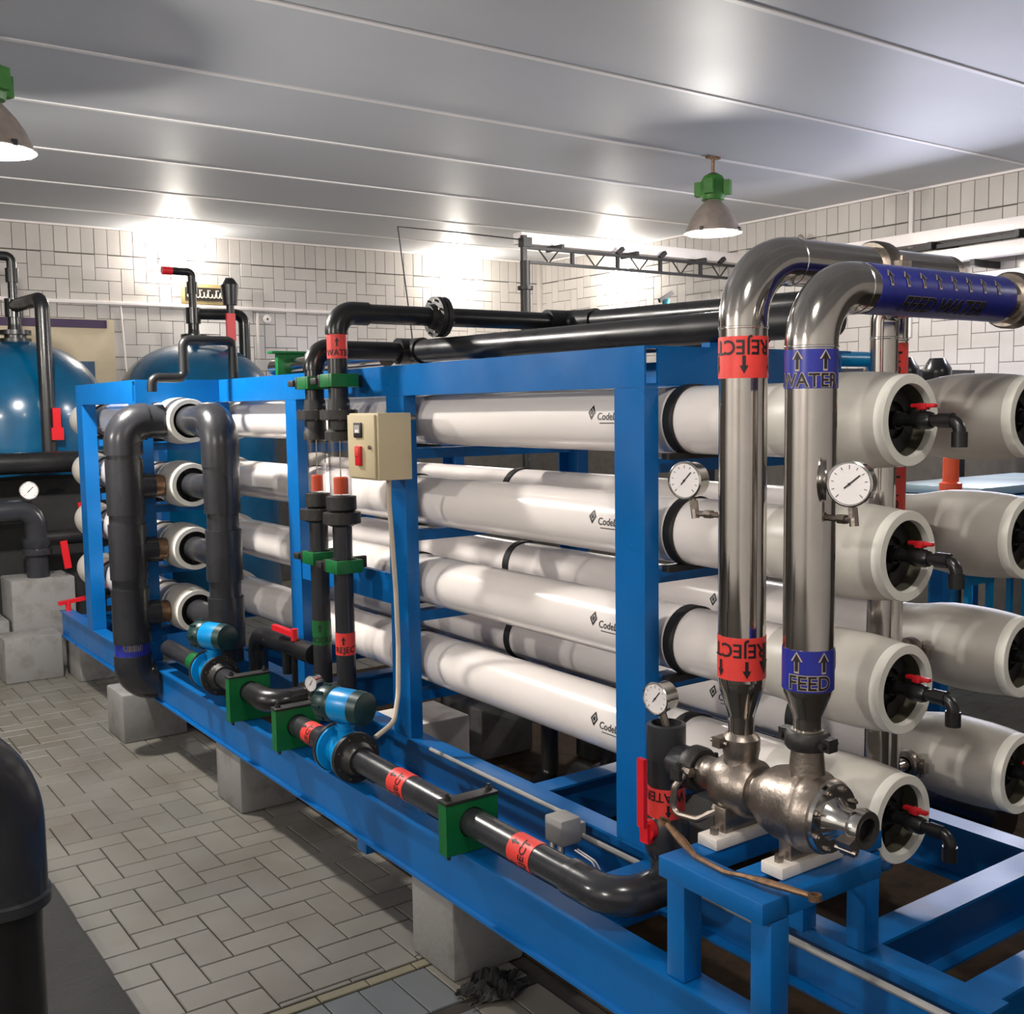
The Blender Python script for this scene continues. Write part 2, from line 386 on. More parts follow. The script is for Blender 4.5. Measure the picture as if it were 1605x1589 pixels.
# plastered lower walls behind the machines are hidden; conduit trims
structure(MB().box(1.0, XR, YB - .035, YB, 3.15, 3.19, .006).build('trim_1', 'tray', None))
structure(MB().box(XR - .03, XR, 6.19, 6.235, 2.6, ZC, .004).build('trim_2', 'tray', None))
structure(MB().box(XR - .06, XR, YB - .06, YB, 2.2, ZC, .004).build('trim_3', 'tile', None))
structure(MB().box(XL, XR, YB - .02, YB, ZC - .02, ZC).build('trim_4', 'tray', None))
structure(MB().box(XR - .02, XR, YN, YB - .02, ZC - .02, ZC).build('trim_5', 'tray', None))
# dark machine plinth in the left foreground
solo('machine_plinth', 'dark grey plinth along the floor edge in the left foreground', 'plinth', MB().box(-.4, .94, 1.0, 5.2, -.006, .03, .004), 'mat', (.3, 3, -.006))

# ---------------------------------------------------------------- lamps
def pendant(x, y, label, power):
    zb = 3.36
    t = thing('pendant_lamp', label, 'lamp', (x, y, ZC), 'green bell pendant lamps')
    MB().box(x - .06, x + .06, y - .025, y + .025, ZC - .02, ZC).tube([(x, y, ZC - .02), (x, y, zb + .47)], .014, 8).build('hanger', 'rust', t)
    g = MB().lathe([(.255, .05), (.26, .09), (.30, .10), (.40, .10), (.445, .075), (.47, .03)], (x, y, zb), (0, 0, 1), 12)
    for k in range(4):
        a = k * PI / 2 + .5; d = V((math.cos(a), math.sin(a), 0)); p = V((x, y, zb + .35)) + d * .115
        g.obox(p, d, (-d.y, d.x, 0), (0, 0, 1), .028, .035, .055)
    g.build('ballast_housing', 'lampgreen', t, 30)
    pr = [(0, .2285), (.012, .2285), (.014, .218), (.05, .205), (.11, .178), (.17, .138), (.22, .094), (.255, .06)]
    sh = MB().lathe(pr, (x, y, zb), (0, 0, 1), 40, cap=False).build('shade', 'shade', t)
    MB().lathe([(a, r - .006) for a, r in pr[2:]], (x, y, zb), (0, 0, 1), 40, cap=False).build('reflector', 'shadein', sh)
    for k in range(4):
        a = k * PI / 2 - 1.2; MB().obox((x + .222 * math.cos(a), y + .222 * math.sin(a), zb + .012), (math.cos(a), math.sin(a), 0), (-math.sin(a), math.cos(a), 0), (0, 0, 1), .012, .012, .016).build('clip', 'iron', sh)
    MB().lathe([(.0, .212), (.004, .212)], (x, y, zb + .012), (0, 0, 1), 40).build('glass', 'lampglass', t)
    ld = bpy.data.lights.new('lamp_light', 'POINT'); ld.shadow_soft_size = .10; ld.energy = power; ld.color = (1.0, .945, .875)
    lo = bpy.data.objects.new('lamp_light', ld); COL.objects.link(lo); lo.parent = t; lo.location = (0, 0, zb - .045 - ZC)
    return t
pendant(1.13, 6.24, 'brown bell lamp with green housing at the left edge above the tanks', LAMP_W)
pendant(6.41, 6.24, 'brown bell lamp with green housing above the steel pipes', RIGHT_W)
pendant(-4.15, 6.24, 'added unseen bell lamp far left of the aisle, level with the tanks', LAMP_W)  # added out of view to light the vessels from the aisle
pendant(-4.15, 0.9, 'added unseen bell lamp far left of the aisle, level with the camera', LAMP_W)  # second added lamp out of view, frontal light for the vessels
pendant(1.13, 0.9, 'added unseen bell lamp over the aisle, nearest the camera', DIM_W)  # added out of view on the lamp grid, weak light on the near ends
pendant(6.41, 0.9, 'added unseen bell lamp behind the right wall trays', DIM_W)  # also added out of view, weak light from the right
def wall_lamp(p, n, label):
    p = V(p); n = V(n)
    t = thing('wall_lamp', label, 'lamp', p, 'oval lamps on the tiled walls')
    side = V((0, 0, 1)).cross(n)
    for nm, m, k, d in (('base', 'plastic', .8, (0, .035)), ('glass', 'wallglass', .92, (.035, .1))):
        mb = MB(); pr = [(d[0], 1.0), (d[0] + (d[1] - d[0]) * .5, .95), (d[0] + (d[1] - d[0]) * .85, .7), (d[1], .02)] if nm == 'glass' else [(0, 1.0), (.035, 1.0)]
        vs = []; S = 28
        for q, r in pr:
            for j in range(S):
                a = 2 * PI * j / S; vs.append(p + n * q + side * (.15 * k * r * math.cos(a)) + V((0, 0, 1)) * (.21 * k * r * math.sin(a)))
        fs = [(i * S + j, i * S + (j + 1) % S, (i + 1) * S + (j + 1) % S, (i + 1) * S + j) for i in range(len(pr) - 1) for j in range(S)] + [tuple((len(pr) - 1) * S + j for j in range(S))]
        mb.add(vs, fs).build(nm, m, t)
    ld = bpy.data.lights.new('wall_lamp_light', 'POINT'); ld.shadow_soft_size = .08; ld.energy = WALL_W; ld.color = (1.0, .93, .83)
    lo = bpy.data.objects.new('wall_lamp_light', ld); COL.objects.link(lo); lo.parent = t; lo.location = n * .2
wall_lamp((3.96, YB - .001, 3.70), (0, -1, 0), 'bright oval wall lamp above the lettered sign')
wall_lamp((7.55, YB - .001, 3.68), (0, -1, 0), 'bright oval wall lamp left of the black truss post')
wall_lamp((XR - .001, 10.25, 3.58), (-1, 0, 0), 'bright oval wall lamp on the right wall under the truss')
# fluorescent batten and white cable trays on the right wall
t = thing('fluorescent_batten', 'lit white fluorescent batten low on the right wall', 'lamp', (8.75, 5.2, 3.0))
MB().box(8.74, 8.82, 4.2, 6.35, 3.06, 3.10, .004).build('housing', 'tray', t)
MB().tube([(8.75, 4.25, 3.03), (8.75, 6.3, 3.03)], .028, 12).build('tube', 'tubeglass', t)
ld = bpy.data.lights.new('tube_light', 'AREA'); ld.shape = 'RECTANGLE'; ld.size = .06; ld.size_y = 2.0; ld.energy = TUBE_W; ld.color = (.80, .81, 1.0)
lo = bpy.data.objects.new('tube_light', ld); COL.objects.link(lo); lo.parent = t; lo.location = (-.04, 0.1, .02); lo.rotation_euler = (0, -PI / 2 * 0.55 + PI, 0)
lo.rotation_euler = (0, math.radians(60), 0)
t = thing('cable_tray', 'upper white cable tray along the right wall', 'tray', (8.7, 6, 3.39), 'white cable trays')
MB().box(8.62, 8.72, 3.6, 8.1, 3.395, 3.50, .004).build('cover', 'tray', t)
for y in (4.95, 5.75, 6.65): MB().box(8.58, XR, y - .02, y + .02, 3.335, 3.392).build('bracket', 'iron', t)
MB().box(8.64, 8.70, 4.9, 7.2, 3.335, 3.37).build('support_rail', 'iron', t)
t = thing('cable_tray', 'lower short white cable tray along the right wall', 'tray', (8.7, 5.9, 3.2), 'white cable trays')
MB().box(8.62, 8.72, 4.2, 6.9, 3.20, 3.315, .004).build('cover', 'tray', t)
for y in (5.35, 5.75): MB().box(8.60, XR, y - .02, y + .02, 3.14, 3.197).build('bracket', 'iron', t)
# truss gantry with its white tray
t = thing('truss_gantry', 'black lattice truss beam on a post before the right wall', 'truss', (5.69, 7.8, 0))
MB().tube([(5.69, 7.8, 0), (5.69, 7.8, 3.28)], .045, 12).lathe([(0, .07), (.03, .07)], (5.69, 7.8, 3.03), (0, 0, 1), 12).box(5.6, 5.78, 7.71, 7.89, 0, .012).build('post', 'strap', t)
MB().box(5.655, 5.70, 7.78, 7.82, 3.28, 3.50).box(5.65, 5.74, 7.76, 7.84, 3.40, 3.48).build('post_top', 'strap', t)
MB().box(5.69, 8.60, 7.785, 7.815, 3.385, 3.41).build('top_chord', 'strap', t)
MB().box(5.69, 8.60, 7.785, 7.815, 3.26, 3.285).build('bottom_chord', 'strap', t)
for k in range(10):
    x = 5.95 + k * .27
    if k % 2 == 0: MB().tube([(x - .11, 7.8, 3.39), (x, 7.8, 3.275)], .007, 6).tube([(x, 7.8, 3.275), (x + .11, 7.8, 3.39)], .007, 6).build('diagonal', 'strap', t)
    else: MB().box(x - .014, x + .014, 7.785, 7.815, 3.28, 3.39).build('strut', 'strap', t)
    if k in (3, 5, 8): MB().obox((x + .03, 7.8, 3.44), (1, 0, .8), (0, 1, 0), (-.8, 0, 1), .045, .02, .018).build('clamp', 'strap', t)
t = thing('cable_tray', 'white cable tray lying above the black truss', 'tray', (7.2, 8.0, 3.42), 'white cable trays')
MB().box(5.75, 8.60, 7.93, 8.06, 3.455, 3.555, .004).build('cover', 'tray', t)
for x in (6.1, 7.0, 7.9): MB().box(x, x + .03, 7.8, 8.04, 3.41, 3.455).build('bracket', 'iron', t)
solo('warning_bell', 'small tan alarm beacon on the tray by the right wall', 'beacon', MB().lathe([(0, .06), (.05, .06), (.06, .045), (.13, .045), (.16, .02), (.17, .005)], (8.67, 7.25, 3.50), (0, 0, 1), 16), 'shade', (8.67, 7.25, 3.5))
tag(MB().tube([(5.66, 7.8, 3.46), (5.3, 9.0, 3.53), (4.9, 10.6, 3.60), (6.6, 11.95, 3.66)][:1] + [(5.0, 7.8, 3.47), (4.42, 7.8, 3.47), (4.52, 7.8, 2.7), (4.56, 7.8, 2.3)], .006, 6).build('hanging_cable', 'iron'), 'thin grey cable running from truss post then down behind frame', 'cable')
# sign, banner, wall cable, socket
t = thing('wall_sign', 'small dark sign with cream lettering in a gold frame on the tiled wall', 'sign', (4.3, YB, 3.2))
MB().box(4.035, 4.58, YB - .03, YB - .001, 3.195, 3.42, .008).build('sign_frame', 'gold', t)
MB().box(4.075, 4.54, YB - .036, YB - .028, 3.235, 3.38).build('panel', 'signdark', t)
mb = MB(); random.seed(3)
for k in range(9):      # cursive cream strokes
    x = 4.10 + k * .047; h = random.choice((.03, .05, .075)); 
    mb.tube([(x, YB - .038, 3.28 + h), (x + .004, YB - .038, 3.275), (x + .03, YB - .038, 3.265), (x + .045, YB - .038, 3.285 + random.choice((0, .03)))], .007, 6, .012, fn=4)
    if k % 2: mb.lathe([(0, .007), (.003, .007)], (x + .02, YB - .038, 3.35), (0, -1, 0), 8)
mb.build('lettering', 'cream', t)
t = thing('wall_banner', 'beige printed banner with violet top bar behind the left tank', 'banner', (2.6, YB, 2.2))
MB().box(1.5, 3.30, YB - .012, YB - .002, 1.9, 2.99).build('cloth', 'banner', t, 0)
MB().box(1.5, 3.22, YB - .03, YB - .012, 2.90, 2.985).build('top_bar', 'bannerbar', t, 0)
MB().box(2.6, 3.08, YB - .016, YB - .0125, 1.95, 2.55).build('printed_field', 'bannerblue', t, 0)
tag(MB().tube([(3.38, YB - .012, 3.14), (3.42, YB - .012, 2.2)], .009, 6).build('wall_cable', 'tray'), 'white cable dropping down the tiled wall beside the banner', 'cable')
tag(MB().box(4.90, 4.93, YB - .02, YB - .001, 2.6, 3.13, .003).build('wall_conduit', 'tray'), 'short white conduit on the tiled wall right of the sign', 'conduit')
t = thing('wall_socket', 'small round white socket on the tiled wall right of the sign', 'socket', (5.02, YB, 3.06))
MB().lathe([(0, .05), (.025, .05), (.03, .04)], (5.03, YB - .001, 3.06), (0, -1, 0), 20).build('body', 'tray', t)
MB().lathe([(0, .012), (.004, .012)], (5.03, YB - .031, 3.06), (0, -1, 0), 10).build('hole', 'ink', t)

# ================================================================ BLUE SKID FRAME
def ibeam(mb, axis, a0, a1, c, z0, z1, wd=.10, tf=.010, tw=.008, off=0.0):
    """I-section along x or y centred at c"""
    h = wd / 2; wa = off - tw / 2; w2 = off + tw / 2
    pr = [(-h, z0), (h, z0), (h, z0 + tf), (w2, z0 + tf), (w2, z1 - tf), (h, z1 - tf), (h, z1), (-h, z1), (-h, z1 - tf), (wa, z1 - tf), (wa, z0 + tf), (-h, z0 + tf)]
    if axis == 'y': mb.prism([(c + p[0], p[1]) for p in pr], ((1, 0, 0), (0, 0, 1)), (0, a0, 0), (0, a1 - a0, 0))
    else: mb.prism([(c + p[0], p[1]) for p in pr], ((0, 1, 0), (0, 0, 1)), (a0, 0, 0), (a1 - a0, 0, 0))
    return mb
def chan_v(mb, x0, x1, y0, y1, z0, z1, open_to='+x', t=.009):
    """vertical channel: web on the side away from open_to"""
    if open_to == '+x': pl = [(x0, y0), (x1, y0), (x1, y0 + t), (x0 + t, y0 + t), (x0 + t, y1 - t), (x1, y1 - t), (x1, y1), (x0, y1)]
    elif open_to == '-x': pl = [(x1, y0), (x1, y1), (x0, y1), (x0, y1 - t), (x1 - t, y1 - t), (x1 - t, y0 + t), (x0, y0 + t), (x0, y0)]
    return mb.prism(pl, ((1, 0, 0), (0, 1, 0)), (0, 0, z0), (0, 0, z1 - z0))
def chan_y(mb, x0, x1, y0, y1, z0, z1, t=.009):     # long channel along y, web at x0
    pl = [(x0, z0), (x1, z0), (x1, z0 + t), (x0 + t, z0 + t), (x0 + t, z1 - t), (x1, z1 - t), (x1, z1), (x0, z1)]
    return mb.prism(pl, ((1, 0, 0), (0, 0, 1)), (0, y0, 0), (0, y1 - y0, 0))
def chan_x(mb, x0, x1, y0, y1, z0, z1, t=.008):     # cross channel along x, web at y0
    pl = [(y0, z0), (y1, z0), (y1, z0 + t), (y0 + t, z0 + t), (y0 + t, z1 - t), (y1, z1 - t), (y1, z1), (y0, z1)]
    return mb.prism(pl, ((0, 1, 0), (0, 0, 1)), (x0, 0, 0), (x1 - x0, 0, 0))
SK = thing('skid_frame', 'long blue painted steel frame carrying the white pressure vessels', 'frame', (2.6, 5, .3))
ZV = [1.95, 1.5767, 1.2033, .83]
ZT0, ZT1 = 2.06, 2.195
def fr(name, mb): return mb.build(name, 'blue', SK, 30)
fr('base_beam', ibeam(MB(), 'y', 1.40, 8.72, 1.935, .30, .50, .09, off=-.024))
fr('base_beam', ibeam(MB(), 'y', 1.40, 8.60, 2.445, .30, .50, .09))
fr('base_beam', ibeam(MB(), 'y', 1.40, 8.60, 3.455, .30, .50, .09))
for y in (1.475, 1.83, 3.36, 5.45, 6.58, 8.5):
    fr('cross_beam', ibeam(MB(), 'x', 2.495, 3.405, y, .31, .495, .10))
for y in (2.6, 4.9, 6.58, 8.55): fr('cross_beam', ibeam(MB(), 'x', 1.985, 2.395, y, .31, .47, .08))
# posts on the aisle side and the far side
POST = [(2.641, 2.79), (4.22, 4.38), (5.37, 5.51)]
for y0, y1 in POST:
    fr('post', chan_v(MB(), 2.40, 2.462, y0, y1, .502, ZT0 - .001))
    fr('post', chan_v(MB(), 3.39, 3.455, y0, y1, .502, ZT0 - .001, '-x'))
    if y0 < 3: MB().box(2.402, 2.46, y0 + .02, y1 - .02, .5, .503).build('base_plate', 'blue', SK)
for y0 in (6.50,):
    fr('post', chan_v(MB(), 2.40, 2.462, y0, y0 + .15, .502, ZT0 - .001)); fr('post', chan_v(MB(), 3.39, 3.455, y0, y0 + .15, .502, ZT0 - .001, '-x'))
fr('top_beam', chan_y(MB(), 2.40, 2.462, 2.641, 6.65, ZT0, ZT1))
fr('top_beam', chan_y(MB(), 3.39, 3.455, 2.641, 6.65, ZT0, ZT1))
for y in (2.645, 4.23, 6.52): fr('top_cross', chan_x(MB(), 2.464, 3.388, y, y + .06, ZT0 + .005, ZT1))
# far rack that stands out towards the aisle
fr('post', chan_v(MB(), 1.892, 1.985, 6.50, 6.65, .502, ZT0 - .001))
fr('post', chan_v(MB(), 1.892, 1.985, 7.75, 7.90, .502, ZT0 - .001))
fr('post', chan_v(MB(), 2.40, 2.462, 7.75, 7.90, .502, ZT1))
fr('top_beam', chan_y(MB(), 1.892, 1.955, 6.56, 7.90, ZT0, ZT1))
fr('top_cross', chan_x(MB(), 1.892, 2.398, 6.50, 6.558, ZT0, ZT1))
fr('top_cross', chan_x(MB(), 1.957, 2.398, 7.80, 7.86, ZT0, ZT1))
# shelves that carry the vessels
for z in ZV:
    for y0, y1 in POST: fr('vessel_rail', chan_x(MB(), 2.464, 3.388, y0 + .03, y0 + .10, z - .175, z - .128))
    for y in (6.53, 7.78): fr('vessel_rail', chan_x(MB(), 1.99, 2.398, y, y + .07, z - .175, z - .132))
fr('vessel_rail', MB().box(2.404, 2.43, 4.385, 5.365, 1.10, 1.24))     # plate tying two posts behind the meters
# bench for the energy recovery pump
ZB = .835
fr('bench_top', MB().box(1.87, 1.96, 1.655, 2.01, ZB - .055, ZB, .004))
fr('bench_top', MB().box(1.962, 2.32, 1.655, 1.72, ZB - .055, ZB, .004))
fr('bench_top', MB().box(1.962, 2.40, 1.935, 2.01, ZB - .055, ZB, .004))
fr('bench_top', MB().box(1.962, 2.47, 1.762, 1.828, ZB - .05, ZB - .001, .004))
fr('bench_top', MB().box(2.25, 2.318, 1.722, 1.76, ZB - .05, ZB - .001))
for x0, x1, y0, y1 in ((1.90, 1.965, 1.945, 2.01), (1.90, 1.965, 1.655, 1.72), (2.402, 2.465, 1.764, 1.826), (2.36, 2.42, 1.94, 2.0)):
    fr('bench_leg', MB().box(x0, x1, y0, y1, .502, ZB - .056, .004))
fr('hanging_lug', MB().box(1.95, 2.05, 3.82, 3.90, .20, .298, .004))
tag(MB().tube([(2.385, 1.42, .452), (2.385, 3.0, .452)], .011, 8).build('conduit_pipe', 'grey'), 'thin grey conduit running along the inner blue base beam', 'conduit')
tag(MB().tube([(2.37, 3.02, .512), (2.37, 4.0, .512)], .009, 8).build('conduit_pipe', 'grey'), 'thin pale conduit lying behind the green clamp on the inner beam', 'conduit')

# concrete footings
def footing(x0, x1, y0, y1, z0, z1, label, m='concrete'):
    bm = bmesh.new(); mb = MB().box(x0, x1, y0, y1, z0, z1, .012)
    return solo('concrete_block', label, 'block', mb, m, ((x0 + x1) / 2, (y0 + y1) / 2, z0), 'concrete blocks under and around the frame')
footing(1.90, 2.20, 3.08, 3.37, 0, .298, 'tall grey concrete block under the front of the blue base beam')
footing(1.90, 2.20, 5.06, 5.40, 0, .298, 'stained grey concrete block under the middle of the blue base beam')
footing(1.76, 2.15, 6.60, 6.95, 0, .298, 'low concrete block beneath the tall dark pipe elbow')
footing(1.93, 2.2, 8.35, 8.75, 0, .298, 'concrete block under the far end of the blue base beam')
footing(3.30, 3.66, 5.0, 5.45, 0, .298, 'white concrete block seen under the vessels')
footing(3.30, 3.66, 3.2, 3.5, 0, .298, 'concrete block under the rear base beam')
footing(3.30, 3.66, 1.5, 1.8, 0, .298, 'concrete block under the rear corner of the frame')
footing(2.3, 2.6, 1.36, 1.62, 0, .298, 'concrete block under the near corner of the frame')
footing(2.2, 2.6, 6.9, 7.2, 0, .298, 'concrete block under the far rack')
footing(2.53, 2.9, 4.5, 4.85, 0, .46, 'white rendered block between the middle posts under the vessels', 'plastic')
footing(1.60, 2.07, 8.96, 9.38, 0, .72, 'upright grey concrete step beside the far end of the frame')
footing(1.47, 1.88, 8.62, 8.93, 0, .34, 'low grey concrete step in front of the left tank')
footing(1.15, 1.58, 8.98, 9.38, 0, .42, 'long low concrete curb left of the steps')
# dark stained ground under the frame; the stretch behind it paints in shade
o = MB().box(2.21, 5.3, .9, 7.4, .0005, .0025).build('dirt_shade_patch', 'dirt', None, 0); o['kind'] = 'stuff'; tag(o, 'brown dirt over the floor inside the blue frame, painted shade behind it', 'dirt')

# ================================================================ PRESSURE VESSELS
def vessel(x, y, z, L, label, group, name='pressure_vessel', logo=True, straps=(), far_ring=False):
    t = thing(name, label, 'pressure vessel', (x, y, z), group)
    c = (x, y, z); A = (0, 1, 0)
    MB().lathe([(.40, .1130), (L - .36, .1130)], c, A, 48, cap=False).build('shell', 'white', t)
    hp = [(.03, .126), (.07, .1315), (.13, .1365), (.20, .1380), (.26, .1365), (.31, .130), (.355, .121), (.40, .1145), (.43, .1132)]
    MB().lathe(hp, c, A, 48, cap=False).build('near_head', 'head', t)
    MB().lathe([(L - .36, .1132), (L - .3, .120), (L - .22, .132), (L - .14, .137), (L - .06, .132), (L, .122), (L, .10), (L - .05, .099)], c, A, 48, cap=True).build('far_head', 'head', t)
    MB().lathe([(.03, .126), (.004, .1265), (0, .124), (0, .1005), (.004, .099), (.02, .099)], c, A, 48, cap=False).build('end_ring', 'ring', t)
    ins = MB().lathe([(.02, .099), (.13, .099)], c, A, 40, cap=False).build('inner_wall', 'capin', t)
    cap = MB().lathe([(.07, .097), (.075, .097), (.075, .0995), (.12, .0995)], c, A, 36).build('end_cap', 'capdark', t)
    for k in range(3):
        a0 = k * 2 * PI / 3 + .45; pl = []
        for j in range(9): pl.append((.093 * math.cos(a0 + j * .19), .093 * math.sin(a0 + j * .19)))
        for j in range(8, -1, -1): pl.append((.052 * math.cos(a0 + j * .19), .052 * math.sin(a0 + j * .19)))
        MB().prism(pl, ((1, 0, 0), (0, 0, 1)), (x, y + .069, z), (0, -.014, 0)).build('retaining_segment', 'strap', cap)
    if straps:
        for s in straps:
            MB().lathe([(s - .022, .1135), (s - .022, .120), (s + .022, .120), (s + .022, .1135)], c, A, 40, cap=False).box(x - .125, x + .125, y + s - .018, y + s + .018, z - .128, z - .108).build('strap', 'strap', t)
    if logo:
        # diamond mark and lettering, on the side that faces the aisle
        e1 = V((-1, 0, .17)).normalized(); th = 0
        ink = MB(); Ly = logo - y
        def put(shape, du, dv, rot=0.0):
            vs, fs = shape      # text x -> towards -y along the vessel, text y -> round it
            vs2 = [(py + dv, -(px + du)) for px, py in vs]
            wrap(ink, (vs2, fs), c, A, e1, .1142, 0, Ly, 0.0, .01)
        d = lambda q: [(-q, 0), (0, q * 1.35), (q, 0), (0, -q * 1.35)]
        ring = (d(.020) + d(.012), [(0, 1, 5, 4), (1, 2, 6, 5), (2, 3, 7, 6), (3, 0, 4, 7)])
        put(ring, -.105, .010); put((d(.008), [(0, 1, 2, 3)]), -.105, .010)
        put(text2d('CodeLine', .037, 0, 0, .0004), .0, -.006)
        put(([(-.06, 0), (.02, 0), (.02, .003), (-.06, .003)], [(0, 1, 2, 3)]), .0, -.03)
        ink.build('lettering', 'ink', t, 0)
    return t
ORD = ['topmost', 'second from the top', 'third from the top', 'lowest']
LV = 5.2
v0 = vessel(2.59, 1.78, ZV[0], LV, 'topmost white vessel of the front column, behind the two steel risers', 'long white pressure vessels', logo=2.90, straps=(.83, 2.66, 3.80))
for k in range(1, 4): dup(v0, (2.59, 1.78, ZV[k]), ORD[k] + ' white vessel of the front column, behind the steel risers')
for k in range(4): dup(v0, (3.205, 1.78, ZV[k]), ORD[k] + ' white vessel of the rear column at the right edge')
v1 = vessel(2.12, 6.22, ZV[0], 2.35, 'topmost short white vessel of the far rack, capped by a grey elbow', 'short white vessels in the far rack', logo=False, straps=(.55, 1.75))
for k in range(1, 4): dup(v1, (2.12, 6.22, ZV[k]), ORD[k] + ' short white vessel of the far rack beside the grey headers')
# sample cocks on the near ends
def cock(x, y, z, label):
    t = thing('sample_cock', label, 'valve', (x, y, z), 'black sample cocks on the vessel ends')
    MB().lathe([(-.075, .026), (-.02, .026), (-.02, .02), (.0, .02)], (x, y, z), (0, -1, 0), 14).build('union', 'black', t)
    MB().tube([(x, y, z), (x, y - .165, z), (x, y - .165, z - .07)], .0165, 14, .03).lathe([(.105, .0205), (.145, .0205)], (x, y, z), (0, -1, 0), 14).lathe([(.03, .0205), (.07, .0205)], (x, y - .165, z), (0, 0, -1), 14).build('spout', 'black', t)
    b = MB().lathe([(.03, .021), (.04, .025), (.075, .025), (.085, .021)], (x, y, z), (0, -1, 0), 14).tube([(x, y - .057, z), (x, y - .057, z + .034)], .008, 8).build('valve_body', 'black', t)
    MB().box(x - .009, x + .009, y - .095, y - .022, z + .034, z + .045, .003).box(x - .013, x + .013, y - .07, y - .045, z + .028, z + .046, .003).build('handle', 'red', b)
    return t
s0 = cock(2.59, 1.80, ZV[0], 'black sample cock with red handle in the topmost front vessel')
for k in range(1, 4): dup(s0, (2.59, 1.80, ZV[k]), 'black sample cock with red handle in the front vessel ' + ORD[k])
for k in range(4): dup(s0, (3.205, 1.80, ZV[k]), 'black sample cock with red handle in the rear vessel, ' + ORD[k])

# ================================================================ STAINLESS PIPEWORK
CAMP = V((0, 0, 2.0))
RS = .0625
def weld(mb, c, a, r): return mb.lathe([(-.004, r), (-.002, r + .0025), (.002, r + .0025), (.004, r)], c, a, 28, cap=False)
def coupling(mb, c, a, r, wd=.05):      # grooved pipe coupling with two bolt lugs
    a_, e1, e2 = frame(a)
    mb.lathe([(-wd/2, r), (-wd/2, r + .012), (-wd*.3, r + .018), (wd*.3, r + .018), (wd/2, r + .012), (wd/2, r)], c, a, 28, cap=False)
    for s in (-1, 1):
        p = V(c) + e1 * s * (r + .026); mb.obox(p, a_, e1, e2, wd * .36, .016, .016)
        mb.lathe([(-.03, .008), (.03, .008)], p, e2, 8)
    return mb
PX, YF, YJ = 2.12, 1.735, 1.955        # pump axis, feed riser, reject riser
ZF, ZJ = 2.285, 2.375                  # heights of the two overhead runs
# feed
t = thing('steel_feed_pipe', 'polished steel feed pipe with blue labels, nearer of the two risers', 'pipe', (PX, YF, 1.13), 'polished steel risers')
MB().tube([(PX, YF, 1.30), (PX, YF, 2.13)], RS, 36).build('riser', 'steel', t)
MB().lathe([(0, .034), (.05, .035), (.06, .036), (.115, .058), (.135, RS), (.14, RS)], (PX, YF, 1.165), (0, 0, 1), 32).build('reducer', 'steel', t)
MB().tube([(PX, YF, 2.13), (PX, YF, ZF), (PX + .17, YF, ZF)], RS + .0008, 36, .145, fn=14).build('elbow', 'steel', t)
MB().tube([(PX + .17, YF, ZF), (2.97, YF, ZF)], RS, 36).build('overhead_run', 'steel', t)
for c, a in (((PX, YF, 2.135), (0, 0, 1)), ((PX + .16, YF, ZF), (1, 0, 0))): weld(MB(), c, a, RS).build('weld_seam', 'chrome', t)
coupling(MB(), (2.985, YF, ZF), (1, 0, 0), RS, .055).build('end_coupling', 'cast', t)
MB().lathe([(0, RS), (.03, RS), (.045, .05), (.055, .03)], (3.0, YF, ZF), (1, 0, 0), 28).build('end_cap', 'cast', t)
vw = V((-PX, -YF, 0))
band(t, 'blueband', (PX, YF, 0), (0, 0, 1), RS, 2.035, 2.128, [('arrow', '', .042, -30, 2.102, 0, 1), ('arrow', '', .042, 30, 2.102, 0, 1), ('arrow', '', .042, 90, 2.102, 0, 1), ('text', 'FEED WATER', .046, -56, 2.053, 0, 1)], vw)
band(t, 'blueband', (PX, YF, 0), (0, 0, 1), RS, 1.297, 1.400, [('arrow', '', .044, -25, 1.371, 0, 1), ('arrow', '', .044, 35, 1.371, 0, 1), ('arrow', '', .044, 95, 1.371, 0, 1), ('text', 'FEED', .05, 4, 1.319, 0, 1)], vw)
vw2 = CAMP - V((2.6, YF, ZF))
# overhead label: lettering runs along the pipe
a_ = V((1, 0, 0)); e1_ = (vw2 - a_ * vw2.x).normalized(); e2_ = a_.cross(e1_)
b = MB().lathe([(0, RS + .0003), (0, RS + .0014), (.60, RS + .0014), (.60, RS + .0003)], (2.31, YF, ZF), a_, 40, cap=False).build('label_band', 'blueband', t)
def along(nm, m, shape, v, th, r):      # text x along +x, text y up round the pipe
    vs, fs = shape; mb = MB(); wrap(mb, ([(-py, px) for px, py in vs], fs), (0, YF, ZF), a_, e1_, r, math.radians(th), v, 0.0); mb.build(nm, m, b, 0)
along('lettering', 'ink', text2d('FEED WATER', .062, .3, 0, .0012), 2.58, 30, RS + .0032); along('lettering_outline', 'inkline', text2d('FEED WATER', .062, .3, .0006, .0012), 2.58, 30, RS + .0024)
for k in range(8): along('arrow', 'ink', arrow2d(.036, .018), 2.345 + k * .068, -32, RS + .0032); along('arrow_outline', 'inkline', arrow2d(.046, .028), 2.345 + k * .068, -32, RS + .0024)
